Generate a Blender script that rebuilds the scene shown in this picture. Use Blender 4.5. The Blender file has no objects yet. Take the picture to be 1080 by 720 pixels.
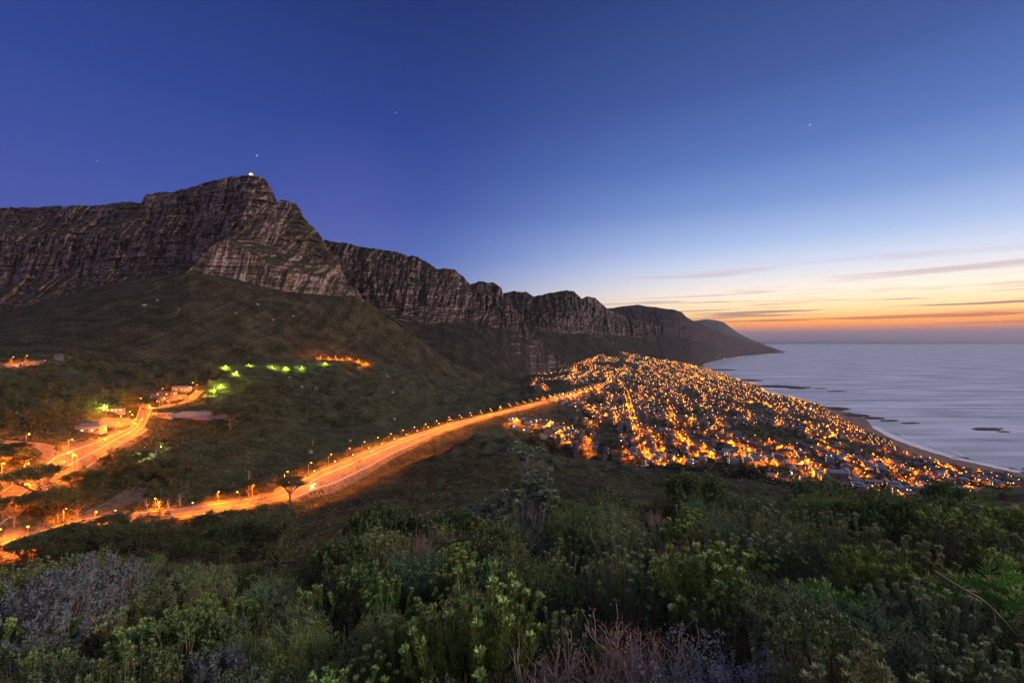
import bpy, math, random
import numpy as np
random.seed(7)
RNG = np.random.default_rng(11)
C = bpy.context.scene.collection
R = math.radians
ZC = 360.0            # camera height above the sea
F = 480.0             # focal length in photo pixels (16 mm on 36 mm, photo 1080 wide)
CU, CV = 540.0, 360.0
SEA = 0.0

# --- noise
_P = np.random.default_rng(5).permutation(4096)
_G = np.random.default_rng(6).random(4096)
def _h(ix, iy, s):
    return _G[_P[(_P[(ix + s * 131) & 4095] + iy) & 4095]]
def vn(x, y, s=0):
    x = np.asarray(x, float); y = np.asarray(y, float)
    ix = np.floor(x).astype(int); iy = np.floor(y).astype(int)
    fx = x - ix; fy = y - iy
    fx = fx * fx * fx * (fx * (fx * 6 - 15) + 10); fy = fy * fy * fy * (fy * (fy * 6 - 15) + 10)
    a = _h(ix, iy, s); b = _h(ix + 1, iy, s); c = _h(ix, iy + 1, s); d = _h(ix + 1, iy + 1, s)
    return (a + (b - a) * fx) * (1 - fy) + (c + (d - c) * fx) * fy
def fbm(x, y, s=0, o=4, g=0.5):
    t = 0; a = 1; n = 0
    for k in range(o):
        t = t + a * vn(x * 2 ** k + 17.3 * k, y * 2 ** k - 9.1 * k, s + k); n += a; a *= g
    return t / n            # 0..1
def ridged(x, y, s=0, o=4, g=0.5):
    t = 0; a = 1; n = 0
    for k in range(o):
        t = t + a * (1 - np.abs(2 * vn(x * 2 ** k + 7.7 * k, y * 2 ** k + 3.1 * k, s + k) - 1)); n += a; a *= g
    return t / n
def sstep(a, b, x):
    t = np.clip((x - a) / (b - a), 0, 1); return t * t * (3 - 2 * t)

# --- objects
def mesh_np(name, V, Fc, mat, parent=None, smooth=False, mats=None, fmat=None):
    """V (n,3); Fc (m,k) with k = 3 or 4, or a list of such arrays."""
    if not isinstance(Fc, list): Fc = [Fc]
    Fc = [np.asarray(f, np.int32) for f in Fc if len(f)]
    me = bpy.data.meshes.new(name)
    V = np.ascontiguousarray(V, np.float32)
    me.vertices.add(len(V)); me.vertices.foreach_set('co', V.ravel())
    nl = sum(f.size for f in Fc); nf = sum(len(f) for f in Fc)
    me.loops.add(nl); me.loops.foreach_set('vertex_index', np.concatenate([f.ravel() for f in Fc]))
    me.polygons.add(nf)
    tot = np.concatenate([np.full(len(f), f.shape[1], np.int32) for f in Fc])
    st = np.concatenate([[0], np.cumsum(tot)[:-1]]).astype(np.int32)
    me.polygons.foreach_set('loop_start', st)
    me.polygons.foreach_set('loop_total', tot)
    me.polygons.foreach_set('use_smooth', np.full(nf, smooth))
    for m in (mats or [mat]): me.materials.append(m)
    if fmat is not None: me.polygons.foreach_set('material_index', np.asarray(fmat, np.int32))
    me.update(calc_edges=True)
    o = bpy.data.objects.new(name, me); C.objects.link(o)
    if parent is not None: o.parent = parent
    return o
def tag(o, label, cat, group=None):
    o['label'] = label; o['category'] = cat
    if group: o['group'] = group
    return o
def kind(o, k, label=None):
    o['kind'] = k
    if label: o['label'] = label
    return o
def empty(name, loc, rz=0.0, sc=1.0):
    o = bpy.data.objects.new(name, None); C.objects.link(o)
    o.location = loc; o.rotation_euler = (0, 0, rz); o.scale = (sc, sc, sc) if not hasattr(sc, '__len__') else sc
    o.empty_display_size = 0.2
    return o
def dup(root, loc, rz=0.0, sc=1.0, label=None, group=None, rxy=(0, 0)):
    r = root.copy(); C.objects.link(r)
    r.location = loc; r.rotation_euler = (rxy[0], rxy[1], rz)
    r.scale = (sc, sc, sc) if not hasattr(sc, '__len__') else sc
    if label: r['label'] = label
    if group: r['group'] = group
    for ch in KIDS.get(root.name, []):
        c = ch.copy(); C.objects.link(c); c.parent = r
        for g in KIDS.get(ch.name, []):
            d = g.copy(); C.objects.link(d); d.parent = c
    return r
KIDS = {}
def kids_scan(root):
    """remember a prototype's children by name (fast copies)"""
    KIDS[root.name] = list(root.children)
    for c in root.children: KIDS[c.name] = list(c.children)
class MB:
    """collects boxes, tubes, quads; builds one mesh"""
    def __init__(s): s.v = []; s.q = []; s.t = []; s.n = 0
    def add(s, V, Q=None, T=None):
        V = np.asarray(V, float); s.v.append(V)
        if Q is not None and len(Q): s.q.append(np.asarray(Q) + s.n)
        if T is not None and len(T): s.t.append(np.asarray(T) + s.n)
        s.n += len(V)
    def box(s, x0, x1, y0, y1, z0, z1):
        V = [(x, y, z) for z in (z0, z1) for y in (y0, y1) for x in (x0, x1)]
        s.add(V, [(0, 2, 3, 1), (4, 5, 7, 6), (0, 1, 5, 4), (2, 6, 7, 3), (0, 4, 6, 2), (1, 3, 7, 5)])
    def tube(s, pts, rad, n=6, cap=True):
        pts = np.asarray(pts, float); rad = np.broadcast_to(np.asarray(rad, float), (len(pts),))
        d = np.gradient(pts, axis=0); d /= np.linalg.norm(d, axis=1)[:, None] + 1e-9
        ref = np.array([0.31, 0.17, 0.93]) if abs(d[0][2]) < 0.9 else np.array([1.0, 0.1, 0.0])
        a = np.cross(d, ref); a /= np.linalg.norm(a, axis=1)[:, None] + 1e-9
        b = np.cross(d, a)
        th = np.arange(n) * 2 * math.pi / n
        V = pts[:, None, :] + rad[:, None, None] * (a[:, None, :] * np.cos(th)[None, :, None] + b[:, None, :] * np.sin(th)[None, :, None])
        V = V.reshape(-1, 3); Q = []
        for k in range(len(pts) - 1):
            for j in range(n):
                j2 = (j + 1) % n
                Q.append((k * n + j, k * n + j2, (k + 1) * n + j2, (k + 1) * n + j))
        T = []
        if cap:
            m = (len(pts) - 1) * n
            T = [(m, m + j, m + j + 1) for j in range(1, n - 1)]
        s.add(V, Q, T)
    def octa(s, c, r, rz=None):
        c = np.asarray(c, float); rz = r if rz is None else rz
        V = c + np.array([(r, 0, 0), (0, r, 0), (-r, 0, 0), (0, -r, 0), (0, 0, rz), (0, 0, -rz)])
        s.add(V, None, [(0, 1, 4), (1, 2, 4), (2, 3, 4), (3, 0, 4), (1, 0, 5), (2, 1, 5), (3, 2, 5), (0, 3, 5)])
    def data(s):
        V = np.concatenate(s.v); L = []
        if s.q: L.append(np.concatenate(s.q))
        if s.t: L.append(np.concatenate(s.t))
        return V, L
    def build(s, name, mat, parent=None, smooth=False):
        V, L = s.data()
        return mesh_np(name, V, L, mat, parent, smooth)

# --- materials
def newmat(name):
    m = bpy.data.materials.new(name); m.use_nodes = True
    nt = m.node_tree; b = nt.nodes['Principled BSDF']
    b.inputs['Specular IOR Level'].default_value = 0.25
    return m, nt, b
def N(nt, t, **kw):
    n = nt.nodes.new(t)
    for k, v in kw.items():
        if k in n.inputs: n.inputs[k].default_value = v
        else: setattr(n, k, v)
    return n
def ramp(nt, fac, stops, interp='LINEAR'):
    n = nt.nodes.new('ShaderNodeValToRGB'); n.color_ramp.interpolation = interp
    e = n.color_ramp.elements
    while len(e) > 1: e.remove(e[-1])
    e[0].position = stops[0][0]; e[0].color = (*stops[0][1], 1)
    for p, c in stops[1:]:
        k = e.new(p); k.color = (*c, 1)
    if fac is not None: nt.links.new(fac, n.inputs[0])
    return n.outputs[0]
def mixc(nt, f, a, b, mode='MIX'):
    n = nt.nodes.new('ShaderNodeMix'); n.data_type = 'RGBA'; n.blend_type = mode
    for s, v in ((0, f), (6, a), (7, b)):
        if isinstance(v, (int, float)): n.inputs[s].default_value = v
        elif isinstance(v, tuple): n.inputs[s].default_value = (*v, 1)
        else: nt.links.new(v, n.inputs[s])
    return n.outputs[2]
def math_(nt, op, a, b=None, c=None, clamp=False):
    n = nt.nodes.new('ShaderNodeMath'); n.operation = op; n.use_clamp = clamp
    for i, v in enumerate((a, b, c)):
        if v is None: continue
        if isinstance(v, (int, float)): n.inputs[i].default_value = v
        else: nt.links.new(v, n.inputs[i])
    return n.outputs[0]
def noise(nt, scale, detail=4, rough=0.5, vec=None, sx=1, sy=1, sz=1, dist=0.0):
    if vec is None: vec = nt.nodes.new('ShaderNodeNewGeometry').outputs['Position']
    mp = nt.nodes.new('ShaderNodeMapping'); mp.inputs['Scale'].default_value = (sx, sy, sz)
    nt.links.new(vec, mp.inputs[0])
    n = nt.nodes.new('ShaderNodeTexNoise'); n.inputs['Scale'].default_value = scale
    n.inputs['Detail'].default_value = detail; n.inputs['Roughness'].default_value = rough
    n.inputs['Distortion'].default_value = dist
    nt.links.new(mp.outputs[0], n.inputs[0])
    return n.outputs[0]
def bump(nt, b, h, strength, dist):
    n = nt.nodes.new('ShaderNodeBump'); n.inputs['Strength'].default_value = strength
    n.inputs['Distance'].default_value = dist
    nt.links.new(h, n.inputs['Height']); nt.links.new(n.outputs[0], b.inputs['Normal'])
def plain(name, col, rough=0.7, var=0.25, scale=3.0, objvar=0.0, transl=0.0, spec=0.25):
    """a colour broken up by noise and, with objvar, changed a little from object to object"""
    m, nt, b = newmat(name)
    nz = noise(nt, scale, 3)
    lo = tuple(c * (1 - var) for c in col); hi = tuple(min(1, c * (1 + var)) for c in col)
    out = ramp(nt, nz, [(0.3, lo), (0.7, hi)])
    if objvar:
        oi = nt.nodes.new('ShaderNodeObjectInfo')
        hs = nt.nodes.new('ShaderNodeHueSaturation')
        nt.links.new(math_(nt, 'MULTIPLY_ADD', oi.outputs['Random'], 0.06, 0.47), hs.inputs['Hue'])
        nt.links.new(math_(nt, 'MULTIPLY_ADD', oi.outputs['Random'], objvar * 2, 1 - objvar), hs.inputs['Value'])
        nt.links.new(out, hs.inputs['Color']); out = hs.outputs[0]
    nt.links.new(out, b.inputs['Base Color'])
    b.inputs['Roughness'].default_value = rough; b.inputs['Specular IOR Level'].default_value = spec
    if transl:
        t = nt.nodes.new('ShaderNodeBsdfTranslucent'); nt.links.new(out, t.inputs[0])
        mx = nt.nodes.new('ShaderNodeMixShader'); mx.inputs[0].default_value = transl
        nt.links.new(b.outputs[0], mx.inputs[1]); nt.links.new(t.outputs[0], mx.inputs[2])
        nt.links.new(mx.outputs[0], nt.nodes['Material Output'].inputs[0])
    return m
def emis(name, col, st):
    m, nt, b = newmat(name)
    b.inputs['Base Color'].default_value = (0.5, 0.5, 0.5, 1)
    b.inputs['Emission Color'].default_value = (*col, 1); b.inputs['Emission Strength'].default_value = st
    m.cycles.emission_sampling = 'NONE'
    return m

def hill_mat(name, bed=0.42, veg=((0.018, 0.022, 0.010), (0.050, 0.050, 0.024), (0.085, 0.068, 0.045)), rock=((0.05, 0.04, 0.04), (0.20, 0.15, 0.13), (0.36, 0.27, 0.24)),
             lo=0.45, hi=0.70, strata=0.02, vs=1.0, cliff_bump=12.0, rockiness=1.0):
    """scrub on gentle ground, bedded rock where the surface is steep"""
    m, nt, b = newmat(name)
    g = nt.nodes.new('ShaderNodeNewGeometry')
    n1 = noise(nt, 0.02 * vs, 6, 0.62); n2 = noise(nt, 0.16 * vs, 4, 0.7)
    n3 = noise(nt, 0.45 * vs, 3, 0.8)
    nn = math_(nt, 'ADD', math_(nt, 'ADD', math_(nt, 'MULTIPLY', n1, 0.42), math_(nt, 'MULTIPLY', n2, 0.33)), math_(nt, 'MULTIPLY', n3, 0.25))
    vc = ramp(nt, nn, [(0.42, veg[0]), (0.50, veg[1]), (0.59, veg[2])])
    # rock: horizontal beds, vertical joints
    st = noise(nt, 1.0, 5, 0.7, sx=0.008 * vs, sy=0.008 * vs, sz=0.06 * vs, dist=0.8)
    jt = noise(nt, 1.0, 6, 0.72, sx=0.06 * vs, sy=0.06 * vs, sz=0.030 * vs)
    mx = math_(nt, 'ADD', math_(nt, 'MULTIPLY', st, bed), math_(nt, 'MULTIPLY', jt, 1 - bed))
    rc = ramp(nt, mx, [(0.40, rock[0]), (0.49, rock[1]), (0.60, rock[2])])
    st2 = noise(nt, 0.006 * vs, 3, 0.5)
    rc = mixc(nt, math_(nt, 'MULTIPLY', st2, 0.5), rc, (0.12, 0.085, 0.075), 'MIX')
    sep = nt.nodes.new('ShaderNodeSeparateXYZ'); nt.links.new(g.outputs['Normal'], sep.inputs[0])
    sl = math_(nt, 'ADD', sep.outputs[2], math_(nt, 'MULTIPLY', math_(nt, 'SUBTRACT', n2, 0.5), 0.5))
    mr = nt.nodes.new('ShaderNodeMapRange'); nt.links.new(sl, mr.inputs[0])
    mr.inputs[1].default_value = lo; mr.inputs[2].default_value = hi
    mr.inputs[3].default_value = 1 - rockiness; mr.inputs[4].default_value = 1.0
    nt.links.new(mixc(nt, mr.outputs[0], rc, vc), b.inputs['Base Color'])
    b.inputs['Roughness'].default_value = 0.9; b.inputs['Specular IOR Level'].default_value = 0.1
    hgt = math_(nt, 'ADD', math_(nt, 'MULTIPLY', mx, 1.0), math_(nt, 'MULTIPLY', n2, 0.5))
    bump(nt, b, hgt, 0.9, cliff_bump)
    return m

M = {}
M['wall_rock'] = hill_mat('table_mountain_rock', bed=0.60, lo=0.36, hi=0.58, rock=((0.035, 0.026, 0.029), (0.25, 0.165, 0.162), (0.60, 0.42, 0.40)))
M['nose_rock'] = hill_mat('pale_buttress_rock', rock=((0.06, 0.046, 0.045), (0.30, 0.215, 0.20), (0.60, 0.45, 0.41)), lo=0.48, hi=0.68, vs=1.4)
M['slope'] = hill_mat('scrub_slope', lo=0.02, hi=0.16, cliff_bump=4, veg=((0.010, 0.012, 0.005), (0.034, 0.031, 0.017), (0.075, 0.062, 0.038)))
M['far_rock'] = hill_mat('far_range_rock', bed=0.55, rock=((0.02, 0.017, 0.021), (0.155, 0.108, 0.115), (0.42, 0.30, 0.31)), lo=0.30, hi=0.52, veg=((0.010, 0.011, 0.007), (0.028, 0.028, 0.018), (0.06, 0.05, 0.035)), vs=0.8, cliff_bump=20)
M['peak_rock'] = hill_mat('rounded_peak_rock', rock=((0.03, 0.026, 0.03), (0.13, 0.10, 0.10), (0.27, 0.20, 0.20)), lo=0.22, hi=0.46, vs=0.6, veg=((0.010, 0.011, 0.007), (0.026, 0.026, 0.018), (0.05, 0.042, 0.032)), cliff_bump=20)
M['coast_shaded'] = hill_mat('coastal_ridge_shaded_rock', rock=((0.02, 0.018, 0.022), (0.042, 0.034, 0.038), (0.07, 0.056, 0.06)), lo=0.15, hi=0.40, vs=0.4, cliff_bump=20, veg=((0.013, 0.012, 0.014), (0.022, 0.020, 0.022), (0.034, 0.029, 0.032)))  # darker rock and scrub: the ridge's backlit shade put into the colours
M['headland_hazed'] = hill_mat('far_headland_hazed_rock', rock=((0.10, 0.10, 0.11), (0.15, 0.14, 0.15), (0.2, 0.19, 0.2)), lo=0.15, hi=0.40, vs=0.4, cliff_bump=20, veg=((0.08, 0.08, 0.08), (0.10, 0.10, 0.10), (0.13, 0.13, 0.12)))  # paler greys: the haze of distance painted into rock and scrub colours
M['valley'] = hill_mat('valley_scrub', lo=0.15, hi=0.35, vs=3.0, cliff_bump=1.2, veg=((0.016, 0.021, 0.009), (0.042, 0.046, 0.022), (0.085, 0.078, 0.046)))
M['asphalt'] = plain('asphalt', (0.115, 0.10, 0.088), 0.8, 0.25, 0.25)
M['paving'] = plain('pale_concrete', (0.12, 0.11, 0.10), 0.85, 0.3, 0.3)
M['gravel'] = plain('pale_gravel', (0.22, 0.20, 0.20), 0.9, 0.2, 0.4)
M['paint'] = plain('white_road_paint', (0.42, 0.42, 0.40), 0.6, 0.1, 1.0)
M['sand'] = plain('beach_sand', (0.18, 0.115, 0.085), 0.9, 0.15, 0.03)
M['path'] = plain('dirt_path', (0.10, 0.08, 0.06), 0.9, 0.45, 0.25)
M['rock'] = plain('dark_wet_rock', (0.035, 0.03, 0.032), 0.7, 0.4, 0.2)
M['boulder'] = plain('pale_boulder', (0.24, 0.20, 0.18), 0.9, 0.3, 0.6)
M['foam'] = plain('white_surf', (0.80, 0.80, 0.84), 0.8, 0.1, 0.05)
M['metal'] = plain('grey_lamp_post', (0.25, 0.25, 0.25), 0.5, 0.1, 1.0)
M['deadwood'] = plain('bleached_wood', (0.30, 0.24, 0.22), 0.9, 0.25, 1.5)
M['bark'] = plain('pine_bark', (0.13, 0.09, 0.065), 0.9, 0.35, 1.5)
M['pine'] = plain('pine_needles', (0.062, 0.076, 0.030), 0.8, 0.4, 0.4, 0.25, 0.15)
M['gum'] = plain('gum_leaves', (0.075, 0.085, 0.038), 0.8, 0.45, 0.3, 0.3, 0.15)
M['scrub'] = plain('scrub_leaves', (0.105, 0.108, 0.046), 0.85, 0.6, 0.10)
M['scrubb'] = plain('brown_heath', (0.13, 0.10, 0.06), 0.85, 0.5, 0.12)
M['scrub2'] = plain('town_tree_leaves', (0.050, 0.056, 0.026), 0.85, 0.5, 0.05)
M['wallw'] = plain('white_plaster', (0.20, 0.18, 0.165), 0.8, 0.12, 0.4, 0.25)
M['wallb'] = plain('brick_wall', (0.30, 0.16, 0.11), 0.85, 0.2, 0.8, 0.2)
M['roofg'] = plain('grey_roof', (0.055, 0.055, 0.07), 0.7, 0.15, 0.5, 0.3)
M['roofr'] = plain('tiled_roof', (0.22, 0.10, 0.07), 0.8, 0.2, 0.8, 0.3)
M['roofb'] = plain('pale_blue_roof', (0.16, 0.18, 0.235), 0.6, 0.1, 0.5)
M['glass_dark'] = plain('dark_window_glass', (0.03, 0.035, 0.04), 0.2, 0.1, 1.0, spec=0.6)
SOD = (1.0, 0.19, 0.0)
M['sodium'] = emis('sodium_lamp_glow', (1.0, 0.36, 0.04), 14)
M['whitelamp'] = emis('white_lamp_glow', (1.0, 0.85, 0.6), 40)
M['greenlamp'] = emis('green_floodlight_glow', (0.75, 1.0, 0.25), 30)
M['lit_warm'] = emis('lit_window_warm', (1.0, 0.5, 0.1), 3)
M['lit_white'] = emis('lit_window_white', (1.0, 0.80, 0.5), 3)
M['lit_blue'] = emis('lit_window_cold', (0.5, 0.6, 1.0), 4)
M['head'] = emis('car_headlight', (1.0, 0.95, 0.85), 25)
M['tail'] = emis('car_tail_light', (1.0, 0.03, 0.02), 30)
M['carw'] = plain('white_car_paint', (0.7, 0.7, 0.7), 0.3, 0.03, 1, 0, 0, 0.5)
M['card'] = plain('dark_car_paint', (0.06, 0.07, 0.09), 0.3, 0.03, 1, 0, 0, 0.5)
M['carr'] = plain('red_car_paint', (0.35, 0.03, 0.03), 0.3, 0.03, 1, 0, 0, 0.5)
M['tyre'] = plain('tyre_rubber', (0.02, 0.02, 0.02), 0.9, 0.1, 1)
# --- TERRAIN: valley, town slope, coast
def row(*p):
    a = np.array(p, float); return a[:, 0], a[:, 1], a[:, 2]
ROWS = [
 row((-400,760,70),(0,665,95),(200,632,100),(300,618,100),(400,600,100),(500,588,100),(600,578,100),(800,575,100),(1080,600,100),(1500,650,90)),
 row((-400,700,150),(0,628,190),(200,600,215),(300,578,245),(400,552,260),(500,536,280),(600,526,300),(700,521,300),(800,523,300),(900,531,300),(1080,549,300),(1500,600,260)),
 row((-400,680,190),(0,608,225),(100,580,265),(200,563,300),(300,546,350),(400,500,560),(450,480,690),(500,464,800),(540,460,900),(580,481,880),(690,493,800),(790,503,735),(870,517,650),(960,528,590),(1080,538,550),(1500,580,450)),
 row((-400,650,210),(0,590,250),(100,552,310),(200,541,338),(260,532,370),(300,523,398),(340,502,465),(380,485,549),(420,468,668),(470,450,837),(540,432,1133),(590,420,1456),(640,406,2035),(700,415,2000),(800,436,1550),(900,464,1300),(960,490,1060),(1000,501,980),(1080,516,880),(1500,570,650)),
 row((-400,500,300),(0,476,330),(60,468,365),(100,460,420),(200,445,520),(300,452,580),(400,442,760),(500,426,1200),(560,413,1700),(600,402,2150),(640,391,2900),(700,390,3400),(745,394,4300),(770,400,3900),(800,414,2600),(850,427,2300),(880,438,2150),(900,450,1875),(915,456,1760),(930,465,1610),(960,480,1400),(1000,491,1290),(1060,500.5,1210),(1080,504.5,1165),(1500,556,850)),
 row((-400,378,700),(0,378,700),(100,384,850),(200,383,1000),(300,384,1150),(350,377,1300),(390,380,1400),(440,393,1500),(480,402,1700),(520,404,2100),(560,396,2700),(600,386,3400),(630,376,3900),(655,371.5,4300),(680,376,4700),(700,379,5000),(720,382,5800),(740,384.5,7053),(765,395,4937),(798,406,3757),(806,414,3200),(830,419,2929),(865,427,2579),(900,436.5,2259),(915,444,2057),(921,452,1878),(940,462,1694),(960,470,1571),(1000,483,1405),(1060,496,1271),(1080,500,1234),(1500,546,929)),
]
def _rowYZ(u):
    Ys, Zs = [], []
    for (ru, rv, rY) in ROWS:
        v = np.interp(u, ru, rv); Y = np.interp(u, ru, rY)
        Ys.append(Y); Zs.append(ZC - (v - CV) / F * Y)
    # behind the last row: sinks under the hills or under the sea
    Ys.append(Ys[-1] + 120); Zs.append(Zs[-1] - 25)
    Ys.append(Ys[-2] + 1500); Zs.append(Zs[-2] - 160)
    return np.array(Ys), np.array(Zs)
def terr_base(u, Y):
    Ys, Zs = _rowYZ(u)
    z = Zs[0] - (Y - Ys[0]) * 0.45
    for k in range(len(Ys) - 1):
        t = (Y - Ys[k]) / (Ys[k + 1] - Ys[k])
        z = np.where(t >= 0, Zs[k] + np.clip(t, 0, 1) * (Zs[k + 1] - Zs[k]), z)
    return z
_ur = np.linspace(-380, 644, 300); _Yr = np.interp(_ur, ROWS[3][0], ROWS[3][2]); RPT = np.stack([(_ur - CU) / F * _Yr, _Yr], 1)
def road_dist(X, Y):
    X = np.asarray(X, float); Y = np.asarray(Y, float); sh = X.shape; x = X.ravel(); y = Y.ravel(); out = np.full(x.shape, 1e4)
    for k in range(0, len(x), 60000):
        xx, yy = x[k:k + 60000], y[k:k + 60000]; best = np.full(xx.shape, 1e8)
        for p in RPT[::2]: np.minimum(best, (xx - p[0]) ** 2 + (yy - p[1]) ** 2, out=best)
        out[k:k + 60000] = np.sqrt(best)
    return out.reshape(sh)
def terr(X, Y):
    X = np.asarray(X, float); Y = np.maximum(np.asarray(Y, float), 30.0)
    u = CU + F * X / Y
    z = terr_base(u, Y)
    # gullies and hummocks, calm near the road, the town and the shore
    Ys, Zs = _rowYZ(u)
    road = road_dist(X, Y) / 170.0
    townish = sstep(520, 640, u) * (Y > Ys[2] * 0.9)
    a = sstep(0.10, 0.75, road) * (1 - 0.85 * townish)
    coast = np.clip(np.abs(z) / 25, 0, 1) * np.where(Y > Ys[5], 0, 1)
    amp = a * np.clip(Y / 450, 0.2, 1.6) * (1 - .92 * sstep(250, 150, u) * sstep(560, 440, Y))
    z = z + coast * amp * ((ridged(X / 170, Y / 230, 3, 5) - 0.62) * 34 + (fbm(X / 40, Y / 40, 8, 4) - 0.5) * 7)
    z = z + coast * townish * (fbm(X / 220, Y / 220, 12, 3) - 0.5) * 14
    return z
def uvof(X, Y, Z):
    return CU + F * X / Y, CV - F * (Z - ZC) / Y
def ground_at(u, v):
    """first terrain point met by the line of sight through photo pixel (u, v)"""
    u = np.atleast_1d(np.asarray(u, float)); v = np.atleast_1d(np.asarray(v, float)); out = []
    for k in range(0, len(u), 4000):
        uk, vk = u[k:k + 4000], v[k:k + 4000]
        x = np.clip((uk - uu[0]) / (uu[1] - uu[0]), 0, len(uu) - 1.001); i = x.astype(int); f = x - i
        col = VT[:, i] * (1 - f) + VT[:, i + 1] * f
        below = col <= vk[None]; j = np.maximum(np.argmax(below, 0), 1); n = np.arange(len(uk))
        t = np.clip((col[j - 1, n] - vk) / np.maximum(col[j - 1, n] - col[j, n], 1e-6), 0, 1)
        out.append(np.where(below.any(0), YY[j - 1] + t * (YY[j] - YY[j - 1]), np.nan))
    best = np.concatenate(out); X = (u - CU) / F * best
    return np.stack([X, best, terr(np.nan_to_num(X, nan=0.), np.nan_to_num(best, nan=1000.))], 1)
def grid_faces(nr, nc):
    a = (np.arange(nr - 1)[:, None] * nc + np.arange(nc - 1)[None, :]).ravel()
    return np.stack([a, a + 1, a + nc + 1, a + nc], 1)
uu = np.arange(-400, 1500, 1.9)
YY = np.exp(np.concatenate([np.linspace(math.log(45), math.log(300), 90, endpoint=False), np.linspace(math.log(300), math.log(9000), 420)]))
U2, Y2 = np.meshgrid(uu, YY)
X2 = (U2 - CU) / F * Y2
Z2 = terr(X2, Y2)
VT = CV - F * (Z2 - ZC) / Y2
valley = mesh_np('valley_ground', np.stack([X2, Y2, Z2], -1).reshape(-1, 3), grid_faces(len(YY), len(uu)), M['valley'], smooth=True)
kind(valley, 'structure', 'dark scrub-covered valley floor and coastal slope below the mountains')

# --- MOUNTAINS
def layer(name, rows, amps, u0, u1, du, subs, mat, label, seed=0, jag=1.0, back=(260, 160), xs=1.0, strata=30.0, smooth=True, rib=1.0):
    """rows: near to far (u, v, Y) polylines; the surface passes through them; relief is added along the line of sight"""
    us = np.arange(u0, u1 + du, du)
    P = []
    for k, rw in enumerate(rows):
        v = np.interp(us, rw[0], rw[1]); Y = np.interp(us, rw[0], rw[2])
        if k == len(rows) - 1:
            v = v + jag * ((fbm(us / 9.0, us * 0 + seed, seed, 4, 0.6) - 0.5) * 3.2 + (vn(us / 2.3, us * 0, seed + 3) - 0.5) * 0.8)
        elif k > 0:
            v = v + (fbm(us / 22.0, us * 0 + k, seed + k, 3) - 0.5) * 7 * jag
        P.append(np.stack([(us - CU) / F * Y, Y, ZC - (v - CV) / F * Y], -1))
    # behind the crest
    top = P[-1]
    for kk, dz in ((1.0, .12), (3.0, 2.0)):
        q = 1 + back[0] * kk / top[:, 1:2]; P.append(np.concatenate([top[:, :2] * q, top[:, 2:] - back[1] * dz], 1))
    amps = list(amps) + [amps[-1] * 0.3, 0]; subs = list(subs) + [6, 6]
    out, am, isb = [], [], []
    for k in range(len(P) - 1):
        for j in range(subs[k]):
            t = j / subs[k]
            out.append(P[k] * (1 - t) + P[k + 1] * t); am.append(amps[k] * (1 - t) + amps[k + 1] * t); isb.append(k >= len(rows) - 1)
    out.append(P[-1]); am.append(0.); isb.append(True)
    G = np.array(out); A = np.array(am)[:, None] * np.ones(len(us))[None]; isb = np.array(isb)[:, None]
    X, Y, Z = G[..., 0], G[..., 1], G[..., 2]
    s = X / xs
    warp = (fbm(s / 300, Z / 300, seed + 20, 3) - 0.5) * 160
    big = ridged((s + warp) / 260, Z / 1400, seed + 1, 3) - 0.6
    mid = ridged((s + warp * 0.5) / 70, Z / 500, seed + 5, 4) - 0.6
    fine = fbm(s / 16, Z / 60, seed + 9, 4) - 0.5
    zz = Z + 0.05 * X + (fbm(s / 150, Z / 200, seed + 30, 4) - 0.5) * 70
    smod = sstep(0.38, 0.62, fbm(s / 120, Z / 160, seed + 41, 4)); vmod = 0.5 + 1.2 * sstep(0.35, 0.65, fbm(s / 200, Z / 90, seed + 51, 3))
    sw = (zz / strata) % 1.0; sid = np.floor(zz / strata)
    zz = zz + (fbm(s / 35, Z / 40, seed + 91, 3) - .5) * 14
    hardness = 0.35 + 0.9 * _h(sid.astype(int), sid.astype(int) * 0 + 3, seed)
    step = (sstep(0.0, 0.75, sw) - 0.5) * hardness
    zz2 = zz * 3.1; sw2 = (zz2 / strata) % 1.0
    step2 = (sstep(0.1, 0.7, sw2) - 0.5)
    bj = np.floor((zz + 12 * vn(s / 60, Z / 60, seed + 95)) / 26).astype(int); bi = np.floor((s + warp * .6 + _h(bj, bj * 0 + 7, seed) * 40) / 34).astype(int); blk = _h(bi, bj, seed + 96) - .5
    bj2 = np.floor((zz + 6 * vn(s / 30, Z / 30, seed + 97)) / 11).astype(int); bi2 = np.floor((s + warp * .3 + _h(bj2, bj2 * 0 + 5, seed) * 20) / 15).astype(int); blk2 = _h(bi2, bj2, seed + 98) - .5
    cl_ = np.clip((A - 8) / 10, 0, 1); blk = blk * cl_; blk2 = blk2 * cl_
    smod2 = sstep(0.40, 0.60, fbm(s / 60, Z / 90, seed + 81, 3))
    cut = ridged((s + warp * 0.8) / 120, Z / 2600, seed + 61, 2) ** 3 - 0.45
    fin2 = ridged(s / 24, Z / 150, seed + 71, 3) - 0.6
    d = A * (-(big * 2.4 + mid * 1.6 * rib * vmod) + cut * 0.55 - fin2 * 0.7 * vmod - fine * 1.0 + blk * 0.75 + blk2 * 0.35 + step * (0.05 + 0.50 * smod) + step2 * 0.28 * smod2)
    k = 1 + d / Y
    k = np.where(isb, 1 + d * 0.3 / Y, k)
    G = np.stack([X * k, Y * k, ZC + (Z - ZC) * k], -1)
    o = mesh_np(name, G.reshape(-1, 3), grid_faces(G.shape[0], G.shape[1]), mat, smooth=smooth)
    return kind(o, 'structure', label)
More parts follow.
